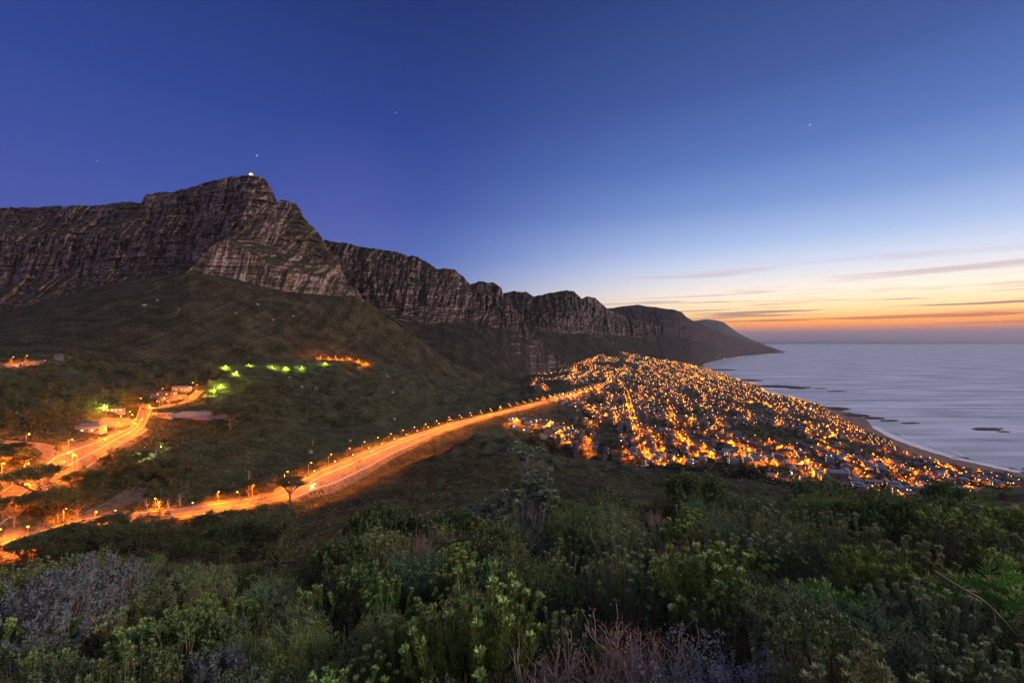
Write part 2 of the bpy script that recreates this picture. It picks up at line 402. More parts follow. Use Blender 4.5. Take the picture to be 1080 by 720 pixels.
# the long wall of the table mountain
layer('table_mountain', [
  row((-400,400,1700),(0,380,1600),(200,350,1500),(270,350,1500),(300,400,1700),(400,420,1800)),
  row((-400,345,2250),(0,326,2120),(100,316,2040),(200,300,1950),(270,300,1900),(300,340,2050),(400,380,2150)),
  row((-400,318,2420),(0,298,2290),(100,290,2210),(200,275,2090),(270,266,2010),(290,290,2110),(400,370,2200)),
  row((-400,262,2520),(0,250,2390),(100,246,2300),(160,246,2220),(200,243,2160),(262,232,2080),(284,250,2140),(300,290,2190),(400,365,2230)),
  row((-400,248,2680),(0,238,2530),(100,233,2420),(160,228,2320),(200,221,2250),(262,208,2170),(280,215,2190),(292,240,2210),(330,320,2230),(400,360,2250)),
  row((-400,225,2780),(-100,222,2660),(0,219.5,2600),(45,218.5,2540),(100,216.5,2490),(118,214,2460),(148,213.5,2400),(154,205.5,2390),(166,202.5,2370),(185,202,2340),(205,196,2310),(222,191,2290),(240,187.5,2250),(262,184.5,2230),(274,185.5,2220),(282,192,2220),(288,203,2230),(294,218,2240),(330,310,2260),(400,350,2270))],
  [10, 20, 24, 34, 30, 24], -400, 380, 0.85, (20, 36, 60, 20, 60), M['wall_rock'], 'long banded cliff wall of the flat-topped mountain', 40, 1.1, strata=42, back=(260, 60))
# the pale buttress in front of it
layer('rock_buttress', [
  row((185,330,1440),(300,340,1500),(345,335,1600),(420,365,1790)),
  row((185,300,1440),(215,289,1500),(240,292,1520),(270,300,1530),(300,306,1550),(345,309,1640),(378,315,1690),(425,347,1780)),
  row((185,298,1450),(205,280,1510),(214,268,1525),(226,257,1545),(240,252,1560),(258,262,1560),(280,276,1565),(300,284,1585),(345,297,1665),(375,310,1700),(425,346,1790)),
  row((185,297,1480),(205,279,1550),(226,256,1620),(240,250,1650),(262,252,1690),(285,262,1700),(310,270,1710),(335,277,1710),(352,289,1720),(375,309,1735),(425,346,1800)),
  row((185,296.5,1490),(200,284.5,1530),(206,278,1560),(215,265,1610),(240,248,1690),(265,236,1760),(284,232,1790),(300,236,1790),(321,246,1780),(333,258,1770),(346,272,1760),(357,282,1750),(373,306,1745),(381,314,1740),(425,343,1740)),
  row((185,296,1510),(200,284,1550),(206,277,1580),(215,263,1630),(240,246,1720),(265,229,1800),(284,214,1860),(292,213,1880),(297,210.5,1880),(304,211.5,1880),(313,215,1870),(316,220,1865),(321,231,1860),(333,243,1850),(340,251,1840),(346,262,1830),(357,276,1810),(360,285,1800),(364,291,1790),(368,300,1785),(376,304,1780),(381,313,1780),(425,342,1780))],
  [4, 12, 12, 14, 22, 18], 185, 425, 0.6, (20, 56, 20, 50, 50), M['nose_rock'], 'pale stepped rock buttress standing out below the summit', 77, 0.9, strata=26, back=(160, 120))
# green spur below
layer('mountain_spur', [
  row((-400,420,560),(0,415,600),(300,425,1000),(390,420,1250),(480,425,1500),(570,430,2000),(640,420,2600)),
  row((-400,380,690),(0,380,690),(100,386,840),(200,386,985),(300,387,1135),(350,380.5,1280),(390,383.5,1380),(440,396.5,1480),(480,406,1650),(520,411,1850),(570,418,2120),(640,410,2700)),
  row((-400,365,900),(0,352,980),(60,345,1050),(130,336,1130),(200,325,1220),(260,335,1290),(300,345,1340),(345,350,1440),(390,362,1530),(430,376,1600),(480,396,1720),(520,406,1890),(570,415,2160),(640,409,2750)),
  row((-400,355,1300),(0,331,1350),(60,313.5,1400),(130,297,1440),(200,287,1490),(230,290,1500),(270,300,1510),(300,307,1540),(345,311,1610),(374,312,1640),(400,328,1680),(430,349,1720),(480,384,1800),(520,400,1950),(570,412,2200),(640,408,2800))],
  [2, 5, 9, 6], -400, 640, 1.2, (16, 60, 90), M['slope'], 'smooth green-brown spur of scrub below the cliffs', 91, 0.45, strata=400, back=(120, 90), rib=0.7)
# the range of buttresses beyond
layer('buttress_range', [
  row((300,430,1700),(440,420,1600),(560,415,2300),(640,400,3000)),
  row((300,380,2000),(400,390,1900),(480,402,2000),(520,404,2250),(560,398,2700),(600,388,3400),(640,380,3900)),
  row((300,330,2350),(345,330,2350),(400,335,2400),(450,342,2500),(500,342,2700),(540,348,2900),(560,366,3000),(600,388,3410)),
  row((300,300,2450),(345,295,2450),(400,302,2500),(450,308,2620),(500,318,2850),(535,330,3050),(560,358,3120),(600,387.5,3420)),
  row((300,262,2700),(338,253,2700),(350,254.5,2700),(365,257,2700),(400,262.5,2750),(425,268,2800),(440,271,2830),(455,280,2870),(461,284,2890),(468,282,2900),(480,285,2930),(492,296,2980),(496,300,3000),(505,297,3030),(520,297.5,3070),(529,304,3100),(531,312,3110),(545,328,3170),(560,350,3220),(600,387,3430))],
  [2, 5, 14, 34, 28], 320, 600, 0.75, (16, 50, 50, 60), M['far_rock'], 'dark row of rocky buttresses receding beyond the pale one', 123, 0.9, strata=55, back=(300, 200))
layer('rounded_peaks', [
  row((480,430,2300),(600,410,3000),(660,400,4000)),
  row((480,404,2600),(560,397,2750),(600,386.5,3450),(630,376.5,3950),(655,372,4350),(720,372,5200)),
  row((480,352,3500),(560,350,3600),(620,352,4100),(660,356,4700),(720,362,5400)),
  row((480,330,3700),(560,330,3850),(600,330,4000),(640,340,4500),(720,355,5600)),
  row((480,318,4000),(529,309,4000),(540,307,4000),(556,307.5,4050),(563,312.5,4080),(572,311,4100),(585,308,4150),(600,306,4200),(606,307,4230),(613,315,4260),(619,313,4300),(628,314.5,4400),(640,325,4600),(660,334,4900),(720,350,5600))],
  [3, 7, 18, 42, 30], 490, 700, 0.75, (16, 50, 50, 50), M['peak_rock'], 'rounded rocky peaks in the middle of the far range', 161, 0.8, strata=80, back=(400, 250))
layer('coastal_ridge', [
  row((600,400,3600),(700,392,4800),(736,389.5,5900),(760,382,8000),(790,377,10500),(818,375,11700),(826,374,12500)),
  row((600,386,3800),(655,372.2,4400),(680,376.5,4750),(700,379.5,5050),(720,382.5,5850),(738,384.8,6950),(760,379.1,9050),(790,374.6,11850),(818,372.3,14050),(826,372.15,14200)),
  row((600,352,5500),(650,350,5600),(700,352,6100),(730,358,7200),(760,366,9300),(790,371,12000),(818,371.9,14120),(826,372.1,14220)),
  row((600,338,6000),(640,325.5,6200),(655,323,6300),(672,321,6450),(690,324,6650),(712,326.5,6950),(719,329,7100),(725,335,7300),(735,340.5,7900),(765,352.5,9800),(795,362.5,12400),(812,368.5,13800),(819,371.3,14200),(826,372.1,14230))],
  [2, 8, 34, 30], 610, 826, 0.75, (16, 60, 60), M['coast_shaded'], 'dark ridge falling to a low headland in the sea', 205, 0.35, strata=110, back=(500, 300), rib=0.8)
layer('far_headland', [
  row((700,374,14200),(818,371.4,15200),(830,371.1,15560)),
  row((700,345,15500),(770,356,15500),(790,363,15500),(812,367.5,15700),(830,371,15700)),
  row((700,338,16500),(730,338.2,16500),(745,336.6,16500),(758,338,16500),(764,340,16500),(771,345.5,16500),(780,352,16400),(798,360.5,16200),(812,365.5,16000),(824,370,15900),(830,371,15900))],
  [10, 40, 30], 700, 830, 0.75, (30, 50), M['headland_hazed'], 'faint farthest headland behind the coastal ridge', 230, 0.3, strata=150, back=(600, 300))

# --- SEA
m, nt, b = newmat('evening_sea')
b.inputs['Roughness'].default_value = 0.42; b.inputs['IOR'].default_value = 1.33; b.inputs['Specular IOR Level'].default_value = 0.5
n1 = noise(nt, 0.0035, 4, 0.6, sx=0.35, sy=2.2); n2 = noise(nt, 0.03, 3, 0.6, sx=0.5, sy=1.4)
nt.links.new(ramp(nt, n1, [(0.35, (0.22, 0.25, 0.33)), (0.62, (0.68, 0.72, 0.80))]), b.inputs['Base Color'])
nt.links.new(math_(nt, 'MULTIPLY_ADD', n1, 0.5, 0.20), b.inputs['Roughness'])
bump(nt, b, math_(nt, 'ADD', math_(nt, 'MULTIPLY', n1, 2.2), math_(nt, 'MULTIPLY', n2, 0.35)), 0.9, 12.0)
M['sea'] = m
ys = np.concatenate([np.linspace(-3000, 20000, 40), np.geomspace(22000, 60000, 14)])
xs = np.concatenate([-np.geomspace(60000, 6000, 12), np.linspace(-5000, 20000, 44), np.geomspace(22000, 78000, 12)])
XX, YY_ = np.meshgrid(xs, ys)
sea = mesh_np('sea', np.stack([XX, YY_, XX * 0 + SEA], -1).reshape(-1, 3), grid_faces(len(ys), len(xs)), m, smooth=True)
kind(sea, 'structure', 'calm lavender sea reaching the horizon')

def coast(u):
    ru, rv, rY = ROWS[5]; Y = np.interp(u, ru, rY); return np.stack([(u - CU) / F * Y, Y], 1)
# beach sheet and surf
us = np.linspace(868, 1120, 160)
wl = coast(us)
iY = np.interp(us, ROWS[4][0], ROWS[4][2]); inl = np.stack([(us - CU) / F * iY, iY], 1)
ks = np.linspace(-0.08, 1, 14)
G = wl[None] * (1 - ks[:, None, None]) + inl[None] * ks[:, None, None]
Zg = np.maximum(terr(G[..., 0], G[..., 1]), -1.0) + 0.9
kind(mesh_np('beach', np.concatenate([G, Zg[..., None]], -1).reshape(-1, 3), grid_faces(14, 160), M['sand'], smooth=True), 'structure', 'curved dark sand beach below the town')
def surf(u0, u1, off, w, nm, seed):
    us = np.linspace(u0, u1, 220); p = coast(us)
    t = np.gradient(p, axis=0); t /= np.linalg.norm(t, axis=1)[:, None]; n = np.stack([-t[:, 1], t[:, 0]], 1)
    n *= np.sign(n[:, 0] + n[:, 1])[:, None]
    ww = w * (0.35 + 1.1 * fbm(us / 9, us * 0, seed, 3)); oo = off * (0.8 + 0.5 * fbm(us / 14, us * 0, seed + 4, 3))
    a = p + n * (oo - ww)[:, None]; b_ = p + n * (oo + ww)[:, None]
    V = np.zeros((2, 220, 3)); V[0, :, :2] = a; V[1, :, :2] = b_; V[..., 2] = 0.75
    kind(mesh_np(nm, V.reshape(-1, 3), grid_faces(2, 220), M['foam']), 'stuff', 'white line of surf along the beach')
surf(919, 1100, 14, 16, 'surf_foam', 3)
surf(924, 1100, 62, 5, 'surf_foam', 33)
surf(806, 838, 50, 22, 'surf_foam', 13)
def blob(name, c, rx, ry, rz, rot, seed, mat, n=26, parent=None):
    th = np.linspace(0, 2 * math.pi, n, endpoint=False); ph = np.linspace(0.02, math.pi * 0.62, 9)
    T, P_ = np.meshgrid(th, ph)
    k = 0.7 + 0.6 * fbm(np.cos(T) * 1.7 * np.sin(P_) + 5, np.sin(T) * 1.7 * np.sin(P_) + np.cos(P_) + 5, seed, 4)
    x = np.sin(P_) * np.cos(T) * rx * k; y = np.sin(P_) * np.sin(T) * ry * k; z = (np.cos(P_)) * rz * k
    V = np.stack([x * math.cos(rot) - y * math.sin(rot) + c[0], x * math.sin(rot) + y * math.cos(rot) + c[1], z + c[2]], -1)
    a = (np.arange(8)[:, None] * n + np.arange(n)[None]).ravel(); b_ = (np.arange(8)[:, None] * n + (np.arange(n)[None] + 1) % n).ravel()
    Fq = np.stack([a, a + n, b_ + n, b_], 1)
    return mesh_np(name, V.reshape(-1, 3), [Fq, np.array([[0, i, i + 1] for i in range(1, n - 1)])], mat, parent, False)
def on_sea(u, v): Y = ZC * F / (v - CV); return (u - CU) / F * Y, Y
RK = [(822, 407.5, 130, 60, 5, 'long flat rock reef running out from the shore under the town'), (838, 409, 60, 45, 4, 'dark rock at the outer end of the flat reef'), (848, 408.5, 55, 20, 3, 'low rock just off the tip of the flat reef'),
      (849, 408.6, 40, 20, 2.5, 'slim dark rock past the tip of the reef'), (865, 409.5, 45, 18, 2, 'small dark rock in open water beyond the reef'), (882, 412.5, 60, 18, 2, 'thin rock line farthest out beyond the reef'),
      (760, 390, 160, 60, 5, 'low rocks at the foot of the town shore, nearest the headland'), (790, 401, 90, 50, 5, 'broad shore rock between the headland and the reef'),
      (880, 431, 70, 34, 5, 'dark rock shelf at the near end of the surf cove'), (900, 438, 55, 26, 4.5, 'rock shelf where the sand beach begins'), (922, 441, 45, 16, 3, 'wave-washed rock off the corner of the beach'),
      (938, 443.5, 42, 12, 2.2, 'flat wet rock in the white water off the beach'), (960, 446, 38, 9, 1.6, 'outer flat rock in the white water off the beach'), (1042, 452.5, 60, 16, 2.5, 'long dark reef alone in the bay off the beach'),
      (1058, 455, 22, 9, 1.6, 'small dark rock beside the lone reef in the bay')]
for i, (u, v, rx, ry, rz, lb) in enumerate(RK):
    x, y = on_sea(u, v)
    r_ = empty('sea_rock', (x, y, SEA - 0.5)); bpy.data.objects.remove(r_)
    tag(blob('sea_rock', (x, y, SEA - 0.3), rx * 1.25, ry * 1.8, rz * 1.5, 0.25 if u > 900 else 0.1, 60 + i, M['rock']), lb, 'rock', 'rocks along the shore')
# --- ROADS (sheets laid on the valley ground)
def resample(P, step):
    P = np.asarray(P, float); d = np.r_[0, np.cumsum(np.linalg.norm(np.diff(P, axis=0), axis=1))]
    n = max(2, int(d[-1] / step) + 1); t = np.linspace(0, d[-1], n)
    return np.stack([np.interp(t, d, P[:, k]) for k in range(P.shape[1])], 1)
def smooth_line(P, it=2):
    P = np.asarray(P, float)
    for _ in range(it):
        Q = [P[0]]
        for a, b_ in zip(P[:-1], P[1:]): Q += [a * .75 + b_ * .25, a * .25 + b_ * .75]
        Q.append(P[-1]); P = np.array(Q)
    return P
def normals2(P):
    t = np.gradient(P[:, :2], axis=0); t /= np.linalg.norm(t, axis=1)[:, None] + 1e-9
    return np.stack([-t[:, 1], t[:, 0]], 1), t
def strip_geo(P, w, dz, nc=5):
    n, t = normals2(P); ks = np.linspace(-w / 2, w / 2, nc)
    XY = P[:, None, :2] + n[:, None, :] * ks[None, :, None]
    Z = terr(XY[..., 0], XY[..., 1])
    Z = Z + dz
    V = np.concatenate([XY, Z[..., None]], -1)
    return V.reshape(-1, 3), grid_faces(len(P), nc)
def road(name, P, w, mat, label, dz=0.5, k='structure'):
    V, Q = strip_geo(P, w, dz)
    return kind(mesh_np(name, V, Q, mat, smooth=True), k, label)
def line_uv(pts):   # photo pixels -> points on the ground
    a = np.array(pts, float); g = ground_at(a[:, 0], a[:, 1]); return g[~np.isnan(g[:, 1])]
ru, rv, rY = ROWS[3]
_u = np.linspace(-160, 644, 260); _Y = np.interp(_u, ru, rY)
MAIN = resample(smooth_line(np.stack([(_u - CU) / F * _Y, _Y], 1)[::4], 2), 7.0)
road('mountain_road', MAIN, 18, M['asphalt'], 'main road winding from the junction down to the seaside town')
road('road_verge', MAIN, 27, M['path'], 'bare earth verge along the main road', 0.22)
n_, t_ = normals2(MAIN)
for off in (-7.6, 7.6, 0.0):
    road('road_marking', MAIN + n_ * off, 0.45, M['paint'], 'white line painted along the main road', 0.62)
JR = []   # side roads near the junction
def side(pts, w, nm='side_road', mat='asphalt', lb='side road at the mountain junction', dz=0.45, st=6):
    P = resample(smooth_line(line_uv(pts)[:, :2], 2), st); road(nm, P, w, M[mat], lb, dz); return P
J1 = side([(-60,600),(-20,560),(10,530),(40,508),(68,494),(96,478),(118,466),(150,452)], 17, lb='broad street climbing through the junction')
J2 = side([(-60,540),(-20,522),(20,510),(60,500)], 20, lb='wide street joining the junction from the side')
J3 = side([(-60,468),(-20,468),(20,467),(46,470),(58,480),(62,492)], 11, lb='narrow loop street above the junction island')
J4 = side([(118,466),(140,455),(150,440),(165,430),(195,424),(212,412)], 12, lb='drive up to the cable station car park')
J5 = side([(105,556),(60,566),(20,571),(-60,578)], 12, lb='lower lane beside the main road')
UP = side([(-60,366),(-20,367),(0,368),(20,369.5),(40,371.5),(52,375),(62,380)], 12, lb='upper mountain road crossing the slope above the wood')
UP2 = side([(-60,388),(0,386),(20,385),(40,383.5),(56,382)], 9, lb='lower bend of the upper mountain road')
for P_, w_ in ((J1, 17), (J2, 20), (J4, 12)):
    n_, t_ = normals2(P_)
    for off in (-w_ * .42, 0.0, w_ * .42): road('road_marking', P_ + n_ * off, 0.4, M['paint'], 'white line painted on the junction streets', 0.6)
PATH = side([(60,560),(90,548),(118,535),(140,522),(152,508)], 16, 'dirt_path', 'path', 'pale dirt clearing among the trees', 0.3)
# car parks and the pale gravel pitch
def patch(name, uc, vc, ru_, rv_, mat, lb, dz=0.5):
    th = np.linspace(0, 2 * math.pi, 40, endpoint=False); wob_ = 1 + .10 * np.sin(3 * th + uc) + .06 * np.sin(5 * th)
    rs_ = np.linspace(0, 1, 9); U = uc + np.outer(rs_, np.cos(th) * wob_) * ru_; V_ = vc + np.outer(rs_, np.sin(th) * wob_) * rv_
    P = ground_at(U.ravel(), V_.ravel()); P[:, 2] += dz; n = 40
    a = (np.arange(8)[:, None] * n + np.arange(n)[None]).ravel(); b_ = (np.arange(8)[:, None] * n + (np.arange(n)[None] + 1) % n).ravel()
    return kind(mesh_np(name, P, np.stack([a, a + n, b_ + n, b_], 1), M[mat], smooth=True), 'structure', lb)
for P_, w_, l_ in ((J1, 30, 'bare ground beside the broad junction street'), (J2, 32, 'bare ground beside the wide joining street'), (J5, 24, 'bare ground beside the lower lane')): road('road_verge', P_, w_, M['path'], l_, 0.2)
patch('parking_lot', 122, 446, 18, 6, 'paving', 'floodlit car park below the wood')
patch('parking_lot', 178, 419, 22, 4, 'paving', 'upper car park in front of the long buildings')
patch('gravel_pitch', 212, 438, 30, 5, 'gravel', 'pale gravel pitch beside the car park')

# --- TOWN
# streets follow the coast direction and cross it; everything is laid out in metres on the ground
d0 = np.array([0.25, 1.0]); d0 /= np.linalg.norm(d0); e0 = np.array([d0[1], -d0[0]])
def town_mask(u, v, Y):
    """1 inside the built-up area"""
    up_v = np.interp(u, [540, 560, 580, 600, 625, 655, 690, 720, 745, 770], [401, 394, 385, 376, 371.5, 370.5, 378, 383, 389, 396])
    lo_v = np.interp(u, [535, 545, 580, 600, 640, 690, 740, 790, 830, 870, 960, 1080, 1200], [441, 457, 476, 480, 482, 492, 494, 503, 512, 520, 531, 540, 552])
    m = (v < lo_v) & (v > up_v)
    m &= ~((u < 588) & (v < 440) & (v > 412))
    m &= ~((u < 560) & (v > 401) & (v < 455))
    m &= ~((u > 590) & (u < 640) & (v > 405) & (v < 432) & (v < 405 + (640 - u) * 0.6))
    m &= ~((u > 560) & (u < 655) & (v > 433) & (v < 446) & (u + (v - 433) * 2 < 640))
    m &= ~((u > 600) & (u < 672) & (v > 449) & (v < 462))
    return m & (u > 535)
def inland(X, Y, marg=12):
    u = CU + F * X / Y; return ((Y < np.interp(u, ROWS[5][0], ROWS[5][2]) - marg * 3) | (u < 735)) & ((u < 868) | (Y < np.interp(u, ROWS[4][0], ROWS[4][2]) - marg))
streets = []   # each: polyline P (n,2), width, tone
rs = np.random.default_rng(21)
def add_street(P, w):
    P = np.asarray(P); z = terr(P[:, 0], P[:, 1]); u, v = uvof(P[:, 0], P[:, 1], z)
    ok = town_mask(u, v, P[:, 1]) & inland(P[:, 0], P[:, 1]) & (z > 2.0) & (u < 1190)
    # skip ground that slopes away out of sight
    i = 0
    while i < len(P):
        if ok[i]:
            j = i
            while j < len(P) and ok[j]: j += 1
            if j - i > 4: streets.append((P[i:j], w))
            i = j
        else: i += 1
for k, a in enumerate(np.arange(-400, 2400, 74)):
    s = np.arange(300, 6200, 12.0)
    wob = (fbm(s / 420, s * 0 + k * 0.35, 31, 3) - 0.5) * 240
    P = np.outer(s, d0) + np.outer(a + wob + rs.uniform(-10, 10), e0)
    keep = fbm(s / 260, s * 0 + k * 3.7, 44, 2) > 0.40
    P2 = []; 
    for p, kk in zip(P, keep):
        if kk: P2.append(p)
        elif len(P2) > 8: add_street(P2, 11); P2 = []
        else: P2 = []
    if len(P2) > 8: add_street(P2, 11)
for k, a in enumerate(np.arange(400, 6000, 150)):
    s = np.arange(-500, 2600, 12.0)
    wob = (fbm(s / 300, s * 0 + k * 0.7, 57, 3) - 0.5) * 260
    P = np.outer(a + wob, d0) + np.outer(s, e0)
    keep = fbm(s / 170, s * 0 + k * 5.7, 64, 2) > 0.50
    P2 = []
    for p, kk in zip(P, keep):
        if kk: P2.append(p)
        elif len(P2) > 8: add_street(P2, 11); P2 = []
        else: P2 = []
    if len(P2) > 8: add_street(P2, 11)
def special(pts, w):
    P = resample(smooth_line(line_uv(pts)[:, :2], 2), 12); streets.append((P, w)); return P
CR = special([(850,432),(868,438),(885,446),(900,455),(925,467),(945,476),(962,484),(990,492),(1020,497),(1050,502),(1072,507),(1100,512)], 14)      # shore road
SP = [special(p, 13) for p in (
  [(598,421),(612,424),(622,433),(632,440),(645,441),(658,437),(664,430),(662,422),(660,415)],
  [(585,424),(600,419),(618,413),(634,410),(645,403),(640,398),(650,396),(670,396),(688,395.5)],
  [(664,430),(668,446),(672,462),(680,476),(690,488),(705,489),(718,486)],
  [(590,462),(602,452),(610,458),(598,468)], [(535,446),(548,448),(560,452),(580,449),(592,450)],
  [(715,455),(725,470),(735,485),(755,480)], [(775,470),(790,487),(800,492)], [(700,432),(712,449)], [(845,488),(862,498),(870,503)])]
road_mb = MB()
for P, w in streets:
    V, Q = strip_geo(P, w, 0.5, 3); road_mb.add(V, Q)
V, L = road_mb.data()
kind(mesh_np('town_streets', V, L, M['asphalt'], smooth=True), 'structure', 'grid of town streets on the coastal slope')

# --- STREET LAMPS
lights = {}; PW = 1.7
def bulb(loc, power, col=SOD, r=0.35, key='s'):
    k = (key, round(power), r)
    if k not in lights:
        l = bpy.data.lights.new('lamp_light', 'SPOT' if key in ('s', 't') else 'POINT'); l.energy = power * (PW if key == 's' else 1.15 if key == 'p' else 3.5 if key == 't' else 0.5); l.color = col; l.shadow_soft_size = r
        if key in ('s', 't'): l.spot_size = R(156 if key == 't' else 160); l.spot_blend = 0.6
        lights[k] = l
    o = bpy.data.objects.new('lamp_light', lights[k]); C.objects.link(o); o.location = loc; return o
def make_lamp(label):
    r = empty('street_lamp', (0, 0, 0)); tag(r, label, 'street lamp')
    mb = MB(); mb.tube([(0, 0, -6), (0, 0, 4), (0, 0, 8.6), (0.5, 0, 9.2), (2.0, 0, 9.4)], [0.16, 0.13, 0.10, 0.08, 0.06], 5); mb.build('pole', M['metal'], r)
    mb = MB(); mb.box(1.6, 2.7, -0.2, 0.2, 9.35, 9.5); mb.build('lamp_housing', M['metal'], r)
    mb = MB(); mb.octa((2.2, 0, 9.2), 0.55, 0.42); mb.build('bulb', M['sodium'], r)
    kids_scan(r); return r
LAMP = make_lamp('street lamp')
n_lamp = 0; first = [True]
def place_lamp(x, y, rz, label, group, power, sc=1.0, key='s', zb=None):
    global n_lamp
    z = float(terr(x, y) if zb is None else zb) + 0.3
    if first[0]:
        o = LAMP; o.location = (x, y, z); o.rotation_euler = (0, 0, rz); o.scale = (sc,) * 3; o['label'] = label; o['group'] = group; first[0] = False
    else: o = dup(LAMP, (x, y, z), rz, sc, label, group)
    bulb((x + math.cos(rz) * 2.2 * sc, y + math.sin(rz) * 2.2 * sc, z + 8.4 * sc), power, key=key); n_lamp += 1
    return o
def lamps_along(P, off, step, label, group, power, key='s', sc=1.0):
    Q = resample(P, step); n, t = normals2(Q)
    for i in range(len(Q)):
        for s_ in ((1 if i % 2 else -1),):
            p = Q[i] + n[i] * off * s_
            u, v = uvof(p[0], p[1], float(terr(p[0], p[1])))
            if u < -30 or u > 1110: continue
            a = math.atan2(-n[i][1] * s_, -n[i][0] * s_)
            place_lamp(p[0], p[1], a, label, group, power, sc, key=key, zb=max(float(terr(p[0], p[1])), float(terr(Q[i][0], Q[i][1]))))
mu = uvof(MAIN[:, 0], MAIN[:, 1], terr(MAIN[:, 0], MAIN[:, 1]))[0]
A_ = MAIN[(mu > -60) & (mu < 240)]; B_ = MAIN[(mu >= 240) & (mu < 470)]; D_ = MAIN[(mu >= 470)]
lamps_along(A_, 10, 20, 'orange street lamp on the main road between the junction and the dark pines', 'lamps on the junction stretch of the main road', 42000)
lamps_along(B_, 10.5, 20, 'orange street lamp on the bare bend of the main road past the pines', 'lamps on the bare bend of the main road', 62000, sc=1.4)
lamps_along(D_, 10.5, 24, 'orange street lamp on the last stretch of road before the town', 'lamps on the road into town', 70000, sc=1.4)
for P, lb in ((J1, 'broad street climbing through the junction'), (J2, 'wide street joining the junction'), (J3, 'loop street above the junction island'), (J4, 'drive up to the upper car park')):
    lamps_along(P, 8, 26, 'orange street lamp on the ' + lb, 'lamps on the ' + lb, 40000, key='p')
lamps_along(J5, 7, 30, 'orange street lamp on the lower lane beside the main road', 'lamps on the lower lane', 30000, key='p')
for (u, v) in ((112,441),(126,449),(135,443),(170,416),(183,421),(196,417),(205,409)):
    g = ground_at(u, v)[0]; place_lamp(g[0], g[1], rs.uniform(0, 6.28), 'orange lamp standing in a car park below the wood', 'lamps in the car parks', 30000, key='p')
print('near lamps', n_lamp)
# town lamps: the nearest are things, the rest one object
cand = []
for P, w in streets:
    hot = w > 11
    Q = resample(P, 28 if hot else 31); n, t = normals2(Q)
    for i in range(len(Q)):
        p = Q[i] + n[i] * (w / 2 + 0.5) * (1 if i % 2 else -1)
        u, v = uvof(p[0], p[1], float(terr(p[0], p[1])))
        if u > 1110: continue
        cand.append((p[1], p[0], p[1], math.atan2(-n[i][1], -n[i][0]), hot))
cand.sort()
print('town lamps', len(cand))
N_IND = max(0, 290 - n_lamp)
far = MB(); farp = MB()
for i, (_, x, y, a, hot) in enumerate(cand):
    pw = (62000 if hot else 42000) * rs.uniform(0.25, 1.7)
    pw = round(pw / 6000) * 6000
    yl = rs.random()
    if i < N_IND:
        place_lamp(x, y, a, 'small orange street lamp among the nearest houses of the seaside town', 'street lamps of the near town', pw, 1.2, 't')
    else:
        z = float(terr(x, y))
        far.octa((x, y, z + 11), 0.55 + y / 8000); farp.tube([(x, y, z - 0.5), (x, y, z + 11)], 0.15, 3, False)
        if yl < .86: bulb((x, y, z + 10.0 - y / 6000), pw, key='t')
        else: bulb((x, y, z + 10.0 - y / 6000), min(pw, 50000) * .12, (1.0, .62, .12) if yl < .95 else (1.0, .85, .6), key='yellow' if yl < .95 else 'pale')
kind(far.build('far_lamp_glow', M['sodium']), 'stuff', 'hundreds of orange street lamps all over the far town')
kind(farp.build('far_lamp_posts', M['metal']), 'stuff', 'posts of the far street lamps')
# other coloured lights seen on the slope
def flood(u, v, mat, col, power, label, cat, h=5, r=0.45, sc=0.6, nm='floodlight'):
    g = ground_at(u, v)[0]; rt = empty(nm, tuple(g)); tag(rt, label, cat, None)
    mb = MB(); mb.tube([(0, 0, -0.5), (0, 0, h)], 0.09, 5); mb.build('pole', M['metal'], rt)
    mb = MB(); mb.box(-0.35, 0.35, -0.1, 0.1, h + 0.35, h + 0.6); mb.build('lamp_housing', M['metal'], rt)
    mb = MB(); mb.octa((0, 0, h), r); mb.build('bulb', M[mat], rt)
    bulb((g[0], g[1], g[2] + h - 0.7), power, col, 0.3, mat); return rt
GRN = (0.75, 1.0, 0.08)
for i, (u, v) in enumerate(((99,377),(115,378),(238,388),(262,386),(250,395),(226,412),(222,418),(233,408),(287,388),(301,389),(318,388),(343,384),(110,431))):
    lbs = ['first green floodlight in the dark wood under the upper road', 'second green floodlight in the dark wood under the upper road', 'yellow-green floodlight in the trees at the start of the light string', 'bright green floodlight on a tree clump',
     'green floodlight below the bright tree clump', 'lowest green floodlight beside the last car park building', 'green floodlight under the lowest bushes by the car park', 'green floodlight just above the car park corner',
     'small green floodlight in the middle of the string', 'green floodlight next after the middle one toward the orange cluster', 'green floodlight third before the orange cluster', 'green floodlight next to the orange lamp cluster', 'green floodlight on the tree by the lower car park']
    flood(u, v, 'greenlamp', GRN, 130000, lbs[i], 'floodlight', 4, 0.45)
for i, (u, v) in enumerate(((338,378),(346,379),(354,378.5),(361,380),(369,380),(378,381),(386,384))):
    flood(u, v, 'sodium', SOD, 420000, 'orange lamp %s in the row of the lonely cluster on the mountain foot' % ['first', 'second', 'third', 'fourth', 'fifth', 'sixth', 'last'][i], 'street lamp', 6, 0.6, nm='cluster_lamp')
for i, (u, v) in enumerate(((145,485),(151,486),(170,475),(152,477))):
    flood(u, v, 'greenlamp' if i > 1 else 'whitelamp', (0.8, 1, 0.25), 16000, ['yellow-white lamp at the gate of the house among the trees', 'yellow-white lamp on the porch of the house among the trees', 'green lamp behind the house among the trees', 'green lamp beside the roof of the house among the trees'][i], 'lamp', 4, 0.4, nm='garden_lamp')
for i, (u, v) in enumerate(((855,434),(835,507))):
    flood(u, v, 'whitelamp', (1, 0.9, 0.7), 120000, ['brilliant white floodlight over the shore end of the town', 'yellow-green lamp at the dark upper edge of the town'][i], 'floodlight', 12, 1.6 if i == 0 else 0.7)
M['coastlamp'] = emis('warm_coast_lamp_glow', (1.0, 0.62, 0.25), 16)
